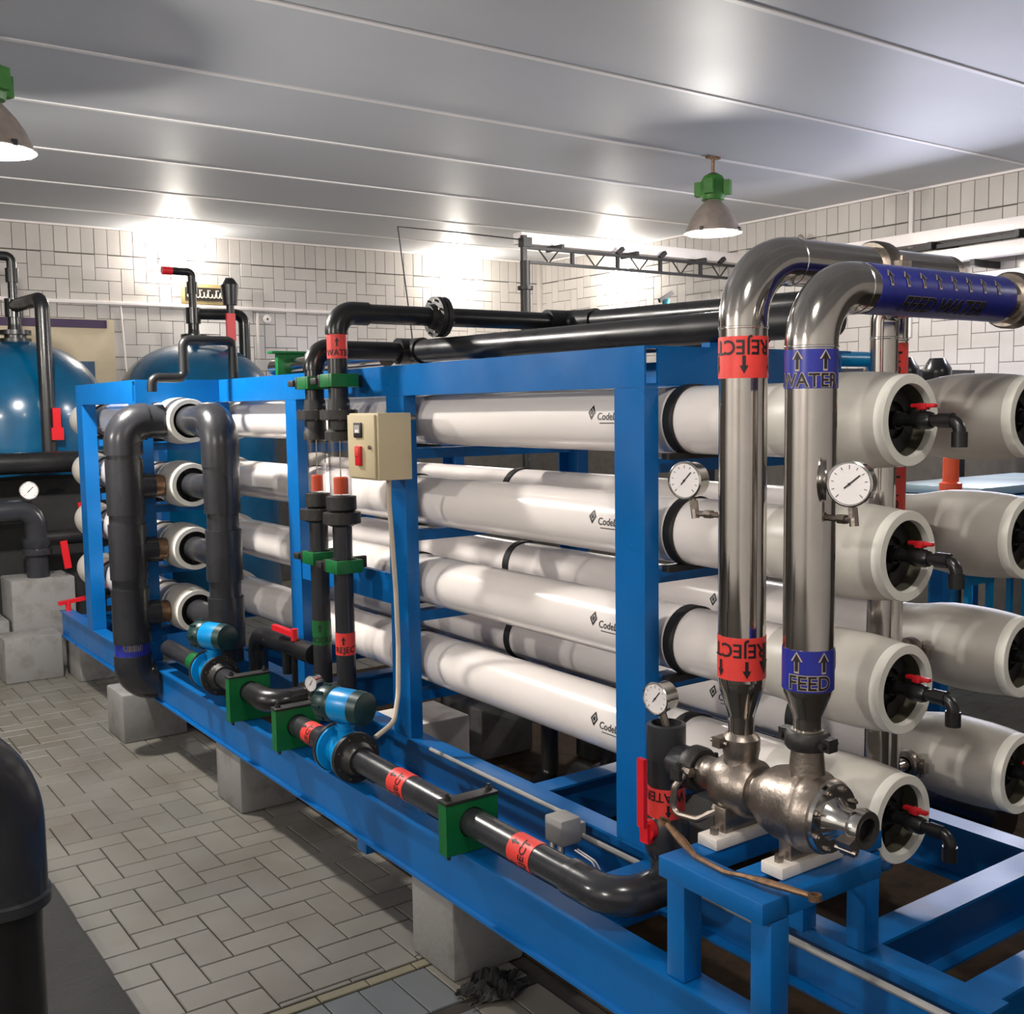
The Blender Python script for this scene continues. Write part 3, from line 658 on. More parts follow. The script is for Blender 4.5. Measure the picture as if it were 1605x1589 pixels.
# reject
t = thing('steel_reject_pipe', 'polished steel reject pipe with red labels, farther of the two risers', 'pipe', (PX, YJ, 1.1), 'polished steel risers')
MB().tube([(PX, YJ, 1.275), (PX, YJ, 2.19)], RS, 36).build('riser', 'steel', t)
MB().lathe([(0, .034), (.05, .035), (.06, .036), (.125, .058), (.15, RS), (.155, RS)], (PX, YJ, 1.12), (0, 0, 1), 32).build('reducer', 'steel', t)
MB().tube([(PX, YJ, 2.19), (PX, YJ, ZJ), (PX + .19, YJ, ZJ)], RS + .0008, 36, .165, fn=14).build('elbow', 'steel', t)
MB().tube([(PX + .19, YJ, ZJ), (2.98, YJ, ZJ)], RS, 36).build('overhead_run', 'steel', t)
for c, a in (((PX, YJ, 2.195), (0, 0, 1)), ((PX + .18, YJ, ZJ), (1, 0, 0))): weld(MB(), c, a, RS).build('weld_seam', 'chrome', t)
coupling(MB(), (2.66, YJ, ZJ), (1, 0, 0), RS, .06).build('coupling', 'cast', t)
MB().lathe([(0, RS), (.03, RS), (.045, .05), (.055, .03)], (2.98, YJ, ZJ), (1, 0, 0), 28).build('end_cap', 'cast', t)
vw = V((-PX, -YJ, 0))
band(t, 'redband', (PX, YJ, 0), (0, 0, 1), RS, 2.066, 2.172, [('text', 'REJECT WATER', .052, -88, 2.146, 180, 0), ('arrow', '', .045, 2, 2.10, 180, 0), ('arrow', '', .045, -75, 2.10, 180, 0), ('arrow', '', .045, 75, 2.10, 180, 0)], vw)
band(t, 'redband', (PX, YJ, 0), (0, 0, 1), RS, 1.282, 1.395, [('text', 'REJECT', .052, -8, 1.364, 180, 0), ('arrow', '', .045, 12, 1.312, 180, 0), ('arrow', '', .085, 62, 1.338, 180, 0), ('arrow', '', .045, -55, 1.312, 180, 0)], vw)
# manifolds between the two columns of vessels
def manifold(name, label, x, y, ztop, ytop, r, m='steel'):
    t = thing(name, label, 'pipe', (x, y, .7), 'upright steel manifolds between the vessel columns')
    MB().tube([(x, ytop, ztop), (x, y, ztop), (x, y, .72)] if ytop != y else [(x, y, ztop), (x, y, .72)], r, 28, .05).build('pipe', m, t)
    mb = MB(); weld(mb, (x, y, 2.19), (0, 0, 1), r); mb.build('weld_seam', 'chrome', t); return t
t = manifold('steel_manifold', 'upright steel feed manifold standing behind the front vessel ends', 2.80, 2.02, 2.285, 1.80, .040)
for k, z in enumerate(ZV):
    MB().tube([(2.80, 2.02, z), (2.755, 2.02, z)], .022, 14, cap=False).build('branch', 'steel', t)
t = manifold('steel_manifold', 'upright steel reject manifold with sideways red labels', 2.915, 2.06, 2.33, 2.06, .034)
for k, z in enumerate(ZV):
    MB().tube([(2.915, 2.06, z), (3.07, 2.06, z)], .022, 14, cap=False).build('branch', 'steel', t)
    coupling(MB(), (3.015, 2.06, z), (1, 0, 0), .026, .036).build('coupling', 'cast', t)
for z0, z1, it in ((1.99, 2.18, 'R'), (1.55, 1.80, 'R')):
    c = (2.915, 2.06, 0); zz = (z0 + z1) / 2
    band(t, 'redband', c, (0, 0, 1), .034, z0, z1, [('text', 'REJECT', .045, 0, zz - .02, 90, 0), ('text', 'I', .06, 0, z1 - .03, 90, 0), ('text', 'I', .06, 0, z0 + .02, 90, 0)], V((-2.9, -2.06, 0)))
coupling(MB().lathe([(0, .05), (.05, .05)], (2.80, 2.02, .62), (0, 0, 1), 24), (2.80, 2.02, .70), (0, 0, 1), .045, .05)
t = thing('drain_coupling', 'steel end coupling below the lowest front vessel', 'coupling', (2.80, 2.02, .56))
coupling(MB(), (2.80, 2.02, .68), (0, 0, 1), .043, .05).build('clamp', 'cast', t); MB().lathe([(0, .05), (.03, .055), (.045, .055), (.06, .045), (.10, .043)], (2.80, 2.02, .56), (0, 0, 1), 24).build('cap', 'chrome', t)

# ================================================================ ENERGY RECOVERY PUMP on the bench
t = thing('recovery_pump', 'cast steel turbocharger pump on the blue bench under the risers', 'pump', (PX, 1.83, ZB))
ZP = .985
B = (PX, 0, ZP); A = (0, 1, 0)
MB().lathe([(1.66, .088), (1.665, .093), (1.70, .096), (1.71, .104), (1.735, .104), (1.745, .098), (1.80, .096), (1.835, .085), (1.86, .07), (1.88, .06), (1.90, .058)], B, A, 40).build('feed_casing', 'cast', t)
MB().lathe([(1.885, .05), (1.89, .066), (1.91, .078), (1.97, .08), (2.01, .072), (2.035, .05), (2.06, .046), (2.09, .046)], B, A, 36).build('turbine_casing', 'cast', t)
cv = MB().lathe([(1.648, .07), (1.650, .086), (1.663, .089)], B, A, 40).build('cover_plate', 'chrome', t)
bolt_ring(cv, 'cast', (PX, 1.648, ZP), A, .075, 8, .008, .012)
nz = MB().lathe([(1.555, .030), (1.553, .046), (1.57, .050), (1.585, .046), (1.59, .036), (1.62, .038), (1.65, .055)], B, A, 32, cap=False).build('inlet_nozzle', 'chrome', t)
MB().lathe([(1.575, .030), (1.58, .030)], B, A, 24).build('bore', 'ink', nz)
MB().lathe([(1.553, .030), (1.58, .030)], B, A, 24, cap=False).build('bore_wall', 'iron', nz)
MB().obox((PX - .05, 1.572, ZP - .03), (1, 0, .5), (0, 1, 0), (-.5, 0, 1), .012, .02, .02).lathe([(-.03, .006), (.03, .006)], (PX - .055, 1.572, ZP - .04), (0, 1, 0), 8).build('lug', 'cast', nz)
MB().lathe([(0, .05), (.04, .046), (.10, .040), (.155, .040)], (PX, YF, ZP + .05), (0, 0, 1), 28).build('feed_port', 'cast', t)
coupling(MB(), (PX, YF, 1.165), (0, 0, 1), .038, .045).build('feed_coupling', 'iron', t)
MB().lathe([(0, .06), (.05, .055), (.075, .045), (.085, .047), (.10, .05), (.13, .05), (.14, .042), (.145, .036)], (PX, YJ, ZP + .0), (0, 0, 1), 28).build('reject_port', 'cast', t)
MB().obox((PX - .045, YJ + .03, ZP + .12), (1, 0, 0), (0, 1, 0), (0, 0, 1), .02, .014, .014).lathe([(-.03, .007), (.03, .007)], (PX - .05, YJ + .03, ZP + .12), (0, 1, 0), 8).build('port_lug', 'cast', t)
MB().tube([(PX - .06, 2.10, .995), (PX - .085, 2.12, .95), (PX - .085, 2.13, .875), (PX - .075, 2.04, .88), (PX - .05, 1.985, .92)], .010, 10, .025).build('bypass_tube', 'cast', t)
MB().lathe([(-.02, .014), (.02, .014)], (PX - .06, 2.10, .995), (0, 1, 0), 6).lathe([(-.018, .013), (.018, .013)], (PX - .05, 1.985, .92), (0, 1, 0), 6).build('tube_fitting', 'cast', t)
for y in (1.745, 1.965):
    MB().box(PX - .118, PX + .118, y - .035, y + .035, ZB + .001, ZB + .032, .004).build('foot_block', 'plastic', t)
    MB().box(PX - .07, PX + .07, y - .02, y + .02, ZB + .033, ZB + .10, .004).lathe([(0, .012), (.018, .012)], (PX - .09, y, ZB + .032), (0, 0, 1), 6).build('foot', 'cast', t)
# black pvc stand pipe with valve next to the pump
YS = 2.243
t = thing('reject_valve_pipe', 'dark plastic reject stand pipe with red lever valve left of the pump', 'pipe', (PX, YS, .6))
MB().lathe([(.60, .045), (.69, .047), (.70, .058), (.73, .066), (.79, .066), (.815, .056), (.82, .0535), (.905, .0535), (.91, .0565), (1.07, .0565), (1.085, .056), (1.088, .044), (1.07, .042)], (PX, YS, 0), (0, 0, 1), 36).build('tee_and_valve_body', 'pvc', t)
MB().tube([(PX, YS, .985), (PX, YS - .10, .985)], .045, 24).lathe([(.05, .052), (.10, .052), (.105, .047)], (PX, YS, .985), (0, -1, 0), 28).build('branch', 'pvc', t)
coupling(MB(), (PX, YS - .125, .985), (0, 1, 0), .046, .05).build('coupling', 'iron', t)
band(t, 'redband', (PX, YS, 0), (0, 0, 1), .0535, .815, .905, [('text', 'REJECT WATER', .040, 62, .884, 180, 0), ('arrow', '', .036, 5, .842, 180, 0)], V((-PX, -YS, 0)))
lv = MB().obox((PX - .075, YS + .0, .78), (1, 0, 0), (0, 1, 0), (0, 0, 1), .014, .016, .03).obox((PX - .095, YS + .0, .90), (1, 0, 0), (0, 1, 0), (0, 0, 1), .007, .014, .10).build('lever', 'red', t)
MB().lathe([(0, .03), (.02, .03)], (PX - .06, YS + .0, .785), (-1, 0, 0), 16).build('lever_hub', 'red', lv)

# ---------------------------------------------------------------- gauges
def gauge(c, n, r, label, needle=40, stem=None, name='pressure_gauge', deep=.045):
    c = V(c); n = V(n).normalized(); up = V((0, 0, 1)); rt = up.cross(n).normalized(); up = n.cross(rt)
    t = thing(name, label, 'gauge', c, 'round pressure gauges')
    MB().lathe([(-deep, r * .8), (-deep, r * .97), (-.004, r * .97), (-.004, r * 1.05), (.006, r * 1.05), (.008, r * .98), (.004, r * .93)], c, n, 36).build('case', 'chrome', t)
    d = MB().lathe([(.0045, r * .92), (.0055, r * .92)], c, n, 36).build('dial', 'dial', t)
    mb = MB(); q = c + n * .0062
    for k in range(11):
        a = math.radians(225 - 27 * k); dr = rt * math.cos(a) + up * math.sin(a); tr = n.cross(dr)
        mb.obox(q + dr * r * .76, dr, tr, n, r * (.09 if k % 5 == 0 else .06), r * .014, .0003)
    mb.build('scale_marks', 'ink', d, 0)
    a = math.radians(needle); dr = rt * math.cos(a) + up * math.sin(a); tr = n.cross(dr)
    MB().obox(q + n * .001 + dr * r * .16, dr, tr, n, r * .46, r * .03, .0004).lathe([(0, r * .06), (.003, r * .06)], q, n, 12).build('needle', 'ink', d, 0)
    if stem:
        mb = MB(); P = [V(p) for p in stem]; mb.tube(P, .008, 10, .008)
        for p, p2 in zip(P[:-1], P[1:]): mb.lathe([(-.012, .012), (.012, .012)], p.lerp(p2, .45), p2 - p, 6)
        mb.lathe([(-.014, .011), (.014, .011)], P[1], P[1] - P[0], 8).build('stem', 'cast', t)
    return t
gauge((PX - .03, 2.135, 1.795), (-.97, -.25, 0), .05, 'round gauge on the left of the red-labelled steel riser', 48, [(PX - .01, 2.125, 1.745), (PX - .01, 2.118, 1.705), (PX, YJ + RS - .004, 1.705)])
gauge((PX - .03, 1.595, 1.812), (-.93, -.36, 0), .052, 'round gauge on the right of the blue-labelled steel riser', 40, [(PX - .01, 1.602, 1.758), (PX - .01, 1.598, 1.725), (PX, YF - RS + .004, 1.725)])
gauge((PX - .02, YS + .02, 1.158), (-.99, -.1, 0), .046, 'round gauge on top of the dark plastic stand pipe', 50, [(PX - .005, YS + .012, 1.115), (PX - .003, YS + .005, 1.095), (PX, YS, 1.075)])

# ---------------------------------------------------------------- ring spanner on the bench
t = solo('ring_spanner', 'long bent rusty ring spanner lying on the blue bench edge', 'spanner', MB().tube([(1.945, 2.055, .885), (1.935, 1.985, .862), (1.925, 1.93, .845), (1.915, 1.82, .845), (1.925, 1.76, .852), (1.93, 1.70, .858), (1.95, 1.585, .862)], [.008, .012, .007, .006, .006, .010, .007], 10), 'rust', (1.93, 1.8, .836))
mb = MB()
for c, a in (((1.948, 2.07, .886), (0.2, -.3, 1)), ((1.952, 1.57, .862), (0, .1, 1))):
    mb.lathe([(-.007, .009), (-.007, .016), (.007, .016), (.007, .009), (-.007, .009)], c, a, 16, cap=False)
mb.build('ring_end', 'rust', t)

# ================================================================ DARK PLASTIC LINES ON THE AISLE SIDE
XP, ZPP, RP = 1.93, .603, .0485
def flange(mb, c, a, r, wd=.022, n=8):
    mb.lathe([(-wd/2, r * .5), (-wd/2, r), (wd/2, r), (wd/2, r * .5)], c, a, 30); return mb
t = thing('reject_line', 'dark plastic reject line with red labels along the outer blue beam', 'pipe', (XP, 3.3, .5))
MB().tube([(XP, 4.59, ZPP), (XP, YS, ZPP), (PX, YS, ZPP), (PX, YS, .64)], RP, 28, .10, fn=12).build('pipe', 'pvc', t)
MB().lathe([(0, RP), (0, RP + .008), (.10, RP + .008), (.10, RP)], (XP, 2.35, ZPP), (0, 1, 0), 28, cap=False).build('socket', 'pvc', t)
MB().tube([(XP, 2.42, ZPP), (XP, YS, ZPP), (PX, YS, ZPP), (PX, YS, .60)], RP + .008, 28, .10, fn=12).build('elbow', 'pvc', t)
for y0, y1, th in ((2.605, 2.722, -8), (3.392, 3.51, -8), (4.19, 4.277, -8)):
    yc = (y0 + y1) / 2; e = V((-1, 0, .75)).normalized()
    b = MB().lathe([(y0, RP + .0003), (y0, RP + .0016), (y1, RP + .0016), (y1, RP + .0003)], (XP, 0, ZPP), (0, 1, 0), 32, cap=False).build('label_band', 'redband', t)
    ink, ar, ar2 = MB(), MB(), MB()
    wrap(ink, text2d('REJECT', .042, 0, 0, .0006), (XP, 0, ZPP), (0, 1, 0), e, RP + .003, math.radians(-35), yc - .022, 0)
    wrap(ar, arrow2d(.04, .02), (XP, 0, ZPP), (0, 1, 0), e, RP + .003, math.radians(12), yc + .03, 0)
    wrap(ar2, arrow2d(.04, .02), (XP, 0, ZPP), (0, 1, 0), e, RP + .003, math.radians(-70), yc + .03, 0)
    ink.build('lettering', 'ink', b, 0); ar.build('arrow', 'ink', b, 0); ar2.build('arrow', 'ink', b, 0)
def flowmeter(y, z, label, r=RP, head_dy=-.03):
    t = thing('flow_meter', label, 'flow meter', (XP, y, z - .1), 'blue electromagnetic flow meters')
    a = (0, 1, 0); c = (XP, y, z)
    MB().lathe([(-.075, .098), (-.06, .098), (-.058, .066), (.058, .066), (.06, .098), (.075, .098)], c, a, 36).build('meter_body', 'fmblue', t)
    MB().tube([(XP, y, z + .06), (XP, y, z + .125)], .032, 20).lathe([(0, .04), (.012, .04)], (XP, y, z + .10), (0, 0, 1), 20).build('neck', 'fmblue', t)
    h = V((XP, y + head_dy * 0, z + .195)); hx = V((-.35, .94, 0)).normalized()
    hd = MB().lathe([(-.075, .066), (-.05, .070), (.035, .070), (.05, .066)], h, hx, 30).build('head', 'fmblue', t)
    MB().lathe([(.04, .067), (.05, .073), (.10, .073), (.12, .066), (.122, .05)], h, hx, 30).build('front_cover', 'fmdark', hd)
    MB().lathe([(-.12, .055), (-.115, .068), (-.07, .072), (-.065, .066)], h, hx, 30).build('rear_cover', 'fmdark', hd)
    for k in range(8):
        _, e1, e2 = frame(hx); g = k * PI / 4; MB().obox(h + hx * .09 + e1 * .074 * math.cos(g) + e2 * .074 * math.sin(g), hx, e1, e2, .02, .006, .006).build('grip_rib', 'fmdark', hd)
    for s in (-1, 1):
        f = MB().lathe([(.078, .055), (.078, .102), (.10, .102), (.102, .075), (.125, .066), (.15, .058)] if s < 0 else [(.078, .055), (.078, .102), (.098, .102), (.10, .062)], c, (0, s, 0), 34).build('pipe_flange', 'iron' if s < 0 else 'pvc', t)
        bolt_ring(f, 'cast', (XP, y + s * .088, z), a, .086, 8, .009, .02)
    return t
flowmeter(3.94, ZPP, 'blue flow meter on the red-labelled reject line')
flowmeter(5.46, .64, 'blue flow meter farther back by the tall grey header')
def gclamp(y, z, label, w0=1.826, w1=2.035, zt=.678):
    """green pipe clamp: plate with a round hole, a lip hanging over the beam flange and a dark top plate"""
    t = thing('pipe_clamp', label, 'clamp', (XP, y, .5), 'green pipe clamps')
    T = .05; r = RP + .004
    z0 = .503
    cor = [math.atan2(cz - z, cx - XP) % (2 * PI) for cx in (w0, w1) for cz in (z0, zt)]
    ang = sorted([2 * PI * (k + .13) / 28 for k in range(28)] + cor); S = len(ang)
    def ray(g):
        dx, dz = math.cos(g), math.sin(g); ts = []
        if dx > 1e-6: ts.append((w1 - XP) / dx)
        if dx < -1e-6: ts.append((w0 - XP) / dx)
        if dz > 1e-6: ts.append((zt - z) / dz)
        if dz < -1e-6: ts.append((z0 - z) / dz)
        q = min(ts); return (XP + dx * q, z + dz * q)
    out = [ray(g) for g in ang]; hole = [(XP + r * math.cos(g), z + r * math.sin(g)) for g in ang]
    vs = [(p[0], y - T/2, p[1]) for p in out] + [(p[0], y - T/2, p[1]) for p in hole] + [(p[0], y + T/2, p[1]) for p in out] + [(p[0], y + T/2, p[1]) for p in hole]
    fs = []
    for k in range(S):
        k2 = (k + 1) % S
        fs += [(k, k2, S + k2, S + k), (2*S + k, 3*S + k, 3*S + k2, 2*S + k2), (k, 2*S + k, 2*S + k2, k2), (S + k, S + k2, 3*S + k2, 3*S + k)]
    m = MB().add(vs, fs)
    m.build('plate', 'green', t, 30)
    MB().box(w0 - .002, w1 + .002, y - T/2 - .004, y + T/2 + .004, zt + .001, zt + .012, .002).build('top_plate', 'iron', t)
    mb = MB()
    for x in (w0 + .02, w1 - .02): mb.lathe([(0, .012), (.012, .012), (.012, .007), (.022, .007)], (x, y, zt + .012), (0, 0, 1), 6)
    mb.lathe([(0, .007), (.02, .007)], (w0 + .022, y, .483), (0, 0, 1), 6).build('bolt', 'iron', t)
    return t
gclamp(3.015, ZPP, 'green clamp on the reject line, nearest the camera')
gclamp(4.43, ZPP, 'green clamp on the reject line behind the blue flow meter', zt=.683)
gclamp(4.99, .64, 'green clamp in front of the far blue flow meter', zt=.715)
# line through the far flow meter, ending in an elbow that turns into the frame
t = thing('permeate_line', 'dark plastic line with green label through the far blue flow meter', 'pipe', (XP, 5.6, .55))
MB().tube([(XP, 6.2, .64), (XP, 4.70, .64), (2.30, 4.70, .64)], RP, 26, .10, fn=10).build('pipe', 'pvc', t)
MB().tube([(XP, 4.90, .64), (XP, 4.70, .64), (2.09, 4.70, .64)], RP + .008, 26, .10, fn=10).build('elbow', 'black', t)
MB().lathe([(5.67, RP + .0004), (5.67, RP + .0016), (5.77, RP + .0016), (5.77, RP + .0004)], (XP, 0, .64), (0, 1, 0), 28, cap=False).build('label_band', 'greenband', t)
MB().lathe([(0, .075), (.02, .075), (.02, .06), (.06, .06), (.06, .075), (.08, .075)], (2.09, 4.70, .64), (1, 0, 0), 24).build('union', 'iron', t)
gauge((2.07, 4.56, .74), (-.9, -.4, 0), .036, 'small round gauge behind the green clamps', 60, [(2.07, 4.565, .705), (2.075, 4.57, .67), (2.10, 4.66, .645)])
t = thing('butterfly_valve_pipe', 'black elbow pipe with red handle in front of the second blue post', 'pipe', (2.22, 5.3, .5))
MB().tube([(2.20, 5.52, .40), (2.20, 5.52, .80), (2.23, 4.86, .80)], RP + .004, 24, .09, fn=10).build('elbow_pipe', 'black', t)
MB().lathe([(0, .03), (.16, .03)], (2.20, 5.12, .66), (0, 0, 1), 16).lathe([(.0, .016), (.28, .016)], (2.20, 5.04, .52), (0, 0, 1), 10).build('valve_stem', 'black', t)
MB().obox((2.18, 5.11, .885), (-.25, .94, .12), (.94, .25, 0), (0, 0, 1), .085, .014, .014).lathe([(-.03, .018), (.03, .018)], (2.20, 5.03, .875), (0, 0, 1), 10).build('handle', 'red', t)

# ================================================================ ROTAMETERS with their lines
def rota(y, x, r, rt, ztop, xend, label, lab, low, dz=0.0):
    t = thing('rotameter_line', label, 'flow gauge', (x, y, .4), 'clear rotameters in dark plastic lines')
    z0 = .52
    MB().tube([(x, y, 1.90), (x, y, ztop), (xend, y, ztop)], r, 24, .085, fn=10).build('upper_pipe', 'black', t)
    MB().tube([(x, y, ztop - .098), (x, y, ztop), (x + .16, y, ztop)], r + .008, 24, .085, fn=10).build('elbow', 'black', t)
    MB().tube([(x, y, 1.52 + dz), (x, y, z0)], r, 24).build('lower_pipe', 'pvc', t)
    MB().lathe([(1.86, rt + .012), (1.90, rt + .012), (1.91, r + .006), (1.955, r + .006), (1.957, .088), (1.978, .088), (1.98, .088), (2.0, .088), (2.002, r + .008), (2.05, r + .004)], (x, y, 0), (0, 0, 1), 30).build('upper_flange', 'iron', t)
    bolt_ring(t, 'cast', (x, y, 1.979), (0, 0, 1), .074, 8, .008, .026)
    MB().lathe([(1.60 + dz, rt * .92), (1.86, rt)], (x, y, 0), (0, 0, 1), 30, cap=False).build('glass_tube', 'glass', t)
    MB().lathe([(1.612 + dz, rt * .62), (1.685 + dz, rt * .62), (1.69 + dz, rt * .5)], (x, y, 0), (0, 0, 1), 24).build('float', 'orange', t)
    MB().tube([(x, y, 1.6 + dz), (x, y, 1.86)], .003, 6).build('guide_rod', 'chrome', t)
    MB().lathe([(1.46 + dz, r + .004), (1.475 + dz, .088), (1.50 + dz, .088), (1.502 + dz, .088), (1.525 + dz, .088), (1.53 + dz, rt + .002), (1.54 + dz, rt + .014), (1.60 + dz, rt + .014)], (x, y, 0), (0, 0, 1), 30).build('lower_flange', 'iron', t)
    bolt_ring(t, 'cast', (x, y, 1.50 + dz), (0, 0, 1), .074, 8, .008, .028)
    v = V((-x, -y, 0))
    if lab: band(t, 'redband', (x, y, 0), (0, 0, 1), r, lab[0], lab[1], [('arrow', '', .04, 0, lab[1] - .035, 0, 0), ('text', 'REJECT WATER', .04, -70, lab[0] + .025, 0, 0)], v)
    band(t, low[2], (x, y, 0), (0, 0, 1), r, low[0], low[1], [('arrow', '', .04, -12, low[1] - .035, 0, 0), ('text', 'PRODUCT' if low[2] == 'greenband' else 'REJECT', .04, 10, low[0] + .025, 0, 0)], v)
    return t
rota(4.56, 2.25, .0455, .056, 2.445, 3.54, 'clear rotameter with orange float beside the cream box', (2.235, 2.345), (.855, .96, 'redband'))
rota(4.815, 2.25, .0455, .046, 2.29, 2.80, 'smaller clear rotameter with orange float next to the blue post', None, (.86, .98, 'greenband'))
def vclamp(y, z, label):
    t = thing('pipe_clamp', label, 'clamp', (2.33, y, z), 'green upright pipe clamps')
    MB().box(2.18, 2.318, y - .075, y - .05, z - .03, z + .03, .003).box(2.18, 2.20, y - .049, y + .047, z - .03, z + .03, .003).box(2.30, 2.318, y - .049, y + .047, z - .03, z + .03, .003).build('jaw', 'green', t)
    MB().box(2.18, 2.40, y + .0485, y + .072, z - .028, z + .028, .003).box(2.17, 2.20, y + .0725, y + .13, z - .015, z + .015, .003).build('clamp_bar', 'iron', t)
vclamp(4.56, 2.135, 'green clamp high on the line beside the cream box'); vclamp(4.815, 2.13, 'green clamp high on the line next to the blue post')
vclamp(4.56, 1.275, 'green clamp low on the line beside the cream box'); vclamp(4.815, 1.29, 'green clamp low on the line next to the blue post')
# overhead black lines
t = thing('overhead_pipe', 'thick black pipe lying along the top of the blue frame', 'pipe', (2.8, 3.5, 2.2), 'black pipes on top of the frame')
MB().tube([(2.80, 4.815, 2.29), (2.80, 2.2, 2.262)], .056, 26).build('pipe', 'black', t)
MB().lathe([(-.09, .066), (.09, .066)], (2.80, 4.815, 2.29), (1, 0, 0), 24).lathe([(0, .066), (.1, .066)], (2.80, 4.815, 2.29), (0, -1, 0), 24).build('tee', 'black', t)
for y in (2.70, 4.28): MB().box(2.74, 2.86, y - .02, y + .02, 2.196, 2.214).build('pipe_rest', 'blue', t)
t = thing('pipe_flange', 'bolted black flange joint on the upper overhead pipe', 'flange', (2.80, 4.56, 2.35))
MB().lathe([(-.06, .055), (-.03, .062), (-.028, .098), (-.004, .098), (-.002, .09), (.002, .09), (.004, .098), (.028, .098), (.03, .062), (.06, .055)], (2.80, 4.56, 2.445), (1, 0, 0), 32).build('flange_disc', 'iron', t)
bolt_ring(t, 'cast', (2.80, 4.56, 2.445), (1, 0, 0), .082, 8, .010, .045)
t = thing('overhead_pipe', 'black pipe with elbow running behind the thick overhead pipe', 'pipe', (3.5, 4, 2.4), 'black pipes on top of the frame')
MB().tube([(3.50, 4.56, 2.445), (3.62, 4.56, 2.445), (3.62, 2.4, 2.40)], .052, 24, .08).build('pipe', 'black', t)
MB().tube([(3.46, 4.56, 2.445), (3.62, 4.56, 2.445), (3.62, 4.35, 2.442)], .062, 24, .08).build('elbow', 'black', t)
tag(MB().tube([(3.25, 4.45, 2.30), (3.25, 2.9, 2.28)], .06, 20).build('overhead_pipe', 'black'), 'dull black pipe between the two overhead pipes', 'pipe', 'black pipes on top of the frame')
tag(MB().tube([(2.75, 6.45, 2.27), (2.75, 5.0, 2.27)], .05, 20).build('steel_overhead_pipe', 'steel'), 'short steel pipe lying on the far top of the frame', 'pipe')
t = thing('pipe_clamp', 'green clamp holding the steel pipe at the far top of the frame', 'clamp', (2.75, 6.4, 2.2), 'green upright pipe clamps')
MB().box(2.66, 2.84, 6.2, 6.24, 2.197, 2.345, .004).box(2.62, 2.92, 6.18, 6.26, 2.346, 2.36, .003).build('jaw', 'green', t)
MB().tube([(3.456, 2.72, 2.17), (3.72, 2.72, 2.17), (3.72, 2.72, 1.95)], .03, 12, .06).build('pipe_bracket', 'stool', SK)

# ---------------------------------------------------------------- control box and cable
t = thing('control_box', 'cream metal control box with display and red switch on the middle post', 'control box', (2.25, 4.16, 1.70))
MB().box(2.17, 2.33, 4.035, 4.30, 1.70, 1.985, .004).build('case', 'box', t)
d = MB().box(2.158, 2.169, 4.05, 4.295, 1.708, 1.978, .003).build('door', 'box', t)
MB().box(2.150, 2.1575, 4.155, 4.225, 1.88, 1.945, .003).build('display_frame', 'ink', d)
MB().box(2.1485, 2.1498, 4.165, 4.215, 1.90, 1.935).build('display', 'grey', d)
MB().box(2.1480, 2.1485, 4.175, 4.205, 1.903, 1.915).build('digit_window', 'dial', d)
MB().box(2.143, 2.1575, 4.16, 4.205, 1.76, 1.845, .004).build('switch', 'red', d)
MB().box(2.140, 2.1430, 4.165, 4.20, 1.80, 1.84, .002).build('switch_rocker', 'redband', d)
MB().lathe([(0, .009), (.008, .009)], (2.157, 4.085, 1.84), (-1, 0, 0), 10).build('knob', 'cast', d)
MB().box(2.331, 2.399, 4.23, 4.29, 1.75, 1.95).build('mount_plate', 'blue', t)
MB().lathe([(0, .012), (.03, .012)], (2.33, 4.06, 1.965), (1, 0, 0), 10).build('cable_gland', 'cast', t)
tag(MB().tube([(2.25, 4.10, 1.70), (2.26, 4.12, 1.60), (2.28, 4.14, 1.45), (2.31, 4.17, 1.2), (2.31, 4.16, .95), (2.27, 4.10, .75), (2.18, 3.98, .67), (2.08, 3.96, .63)], .011, 8, .1, fn=5).build('power_cable', 'cable'), 'beige cable hanging from the cream control box', 'cable')
t = thing('junction_box', 'small grey junction box on the inner beam by the reject line', 'junction box', (2.33, 3.02, .4))
MB().box(2.28, 2.37, 2.95, 3.05, .435, .53, .006).build('case', 'grey', t)
MB().lathe([(0, .013), (.035, .013)], (2.30, 2.98, .434), (0, 0, -1), 10).lathe([(0, .013), (.035, .013)], (2.30, 3.03, .434), (0, 0, -1), 10).build('cable_gland', 'chrome', t)
MB().box(2.371, 2.398, 2.96, 3.04, .44, .50).build('bracket', 'grey', t)
for k, dx in enumerate((0, .012)): MB().tube([(2.30 + dx, 2.90, .44), (2.30 + dx, 2.80, .43), (2.30 + dx * 2, 2.75, .36), (2.31, 2.73 - dx, .26)], .003, 6, .03).build('wire', 'tray', t)

# ================================================================ FAR HEADERS
t = thing('pipe_header', 'tall grey plastic header standing outside the far rack, blue label low down', 'pipe', (1.77, 6.36, .3), 'tall grey plastic headers')
HR = .098
MB().tube([(2.0, 6.36, 1.95), (1.77, 6.36, 1.95), (1.77, 6.36, .43), (1.885, 6.36, .43)], HR, 30, .12, fn=10).build('pipe', 'pvc', t)
MB().tube([(1.90, 6.36, 1.95), (1.77, 6.36, 1.95), (1.77, 6.36, 1.76)], HR + .010, 30, .12, fn=10).build('top_elbow', 'pvc', t)
MB().tube([(1.77, 6.36, .60), (1.77, 6.36, .43), (1.882, 6.36, .43)], HR + .010, 30, .12, fn=10).build('bottom_elbow', 'pvc', t)
for z in ZV[1:]:
    MB().lathe([(-.16, HR + .008), (.16, HR + .008)], (1.77, 6.36, z), (0, 0, 1), 30).lathe([(0, .075), (.16, .075)], (1.77, 6.36, z), (1, 0, 0), 24).build('tee', 'pvc', t)
for z in ZV: MB().lathe([(.10, .05), (.15, .05), (.15, .065), (.21, .065), (.21, .05), (.24, .05)], (1.77, 6.36, z), (1, 0, 0), 24).build('coupling', 'rust', t)
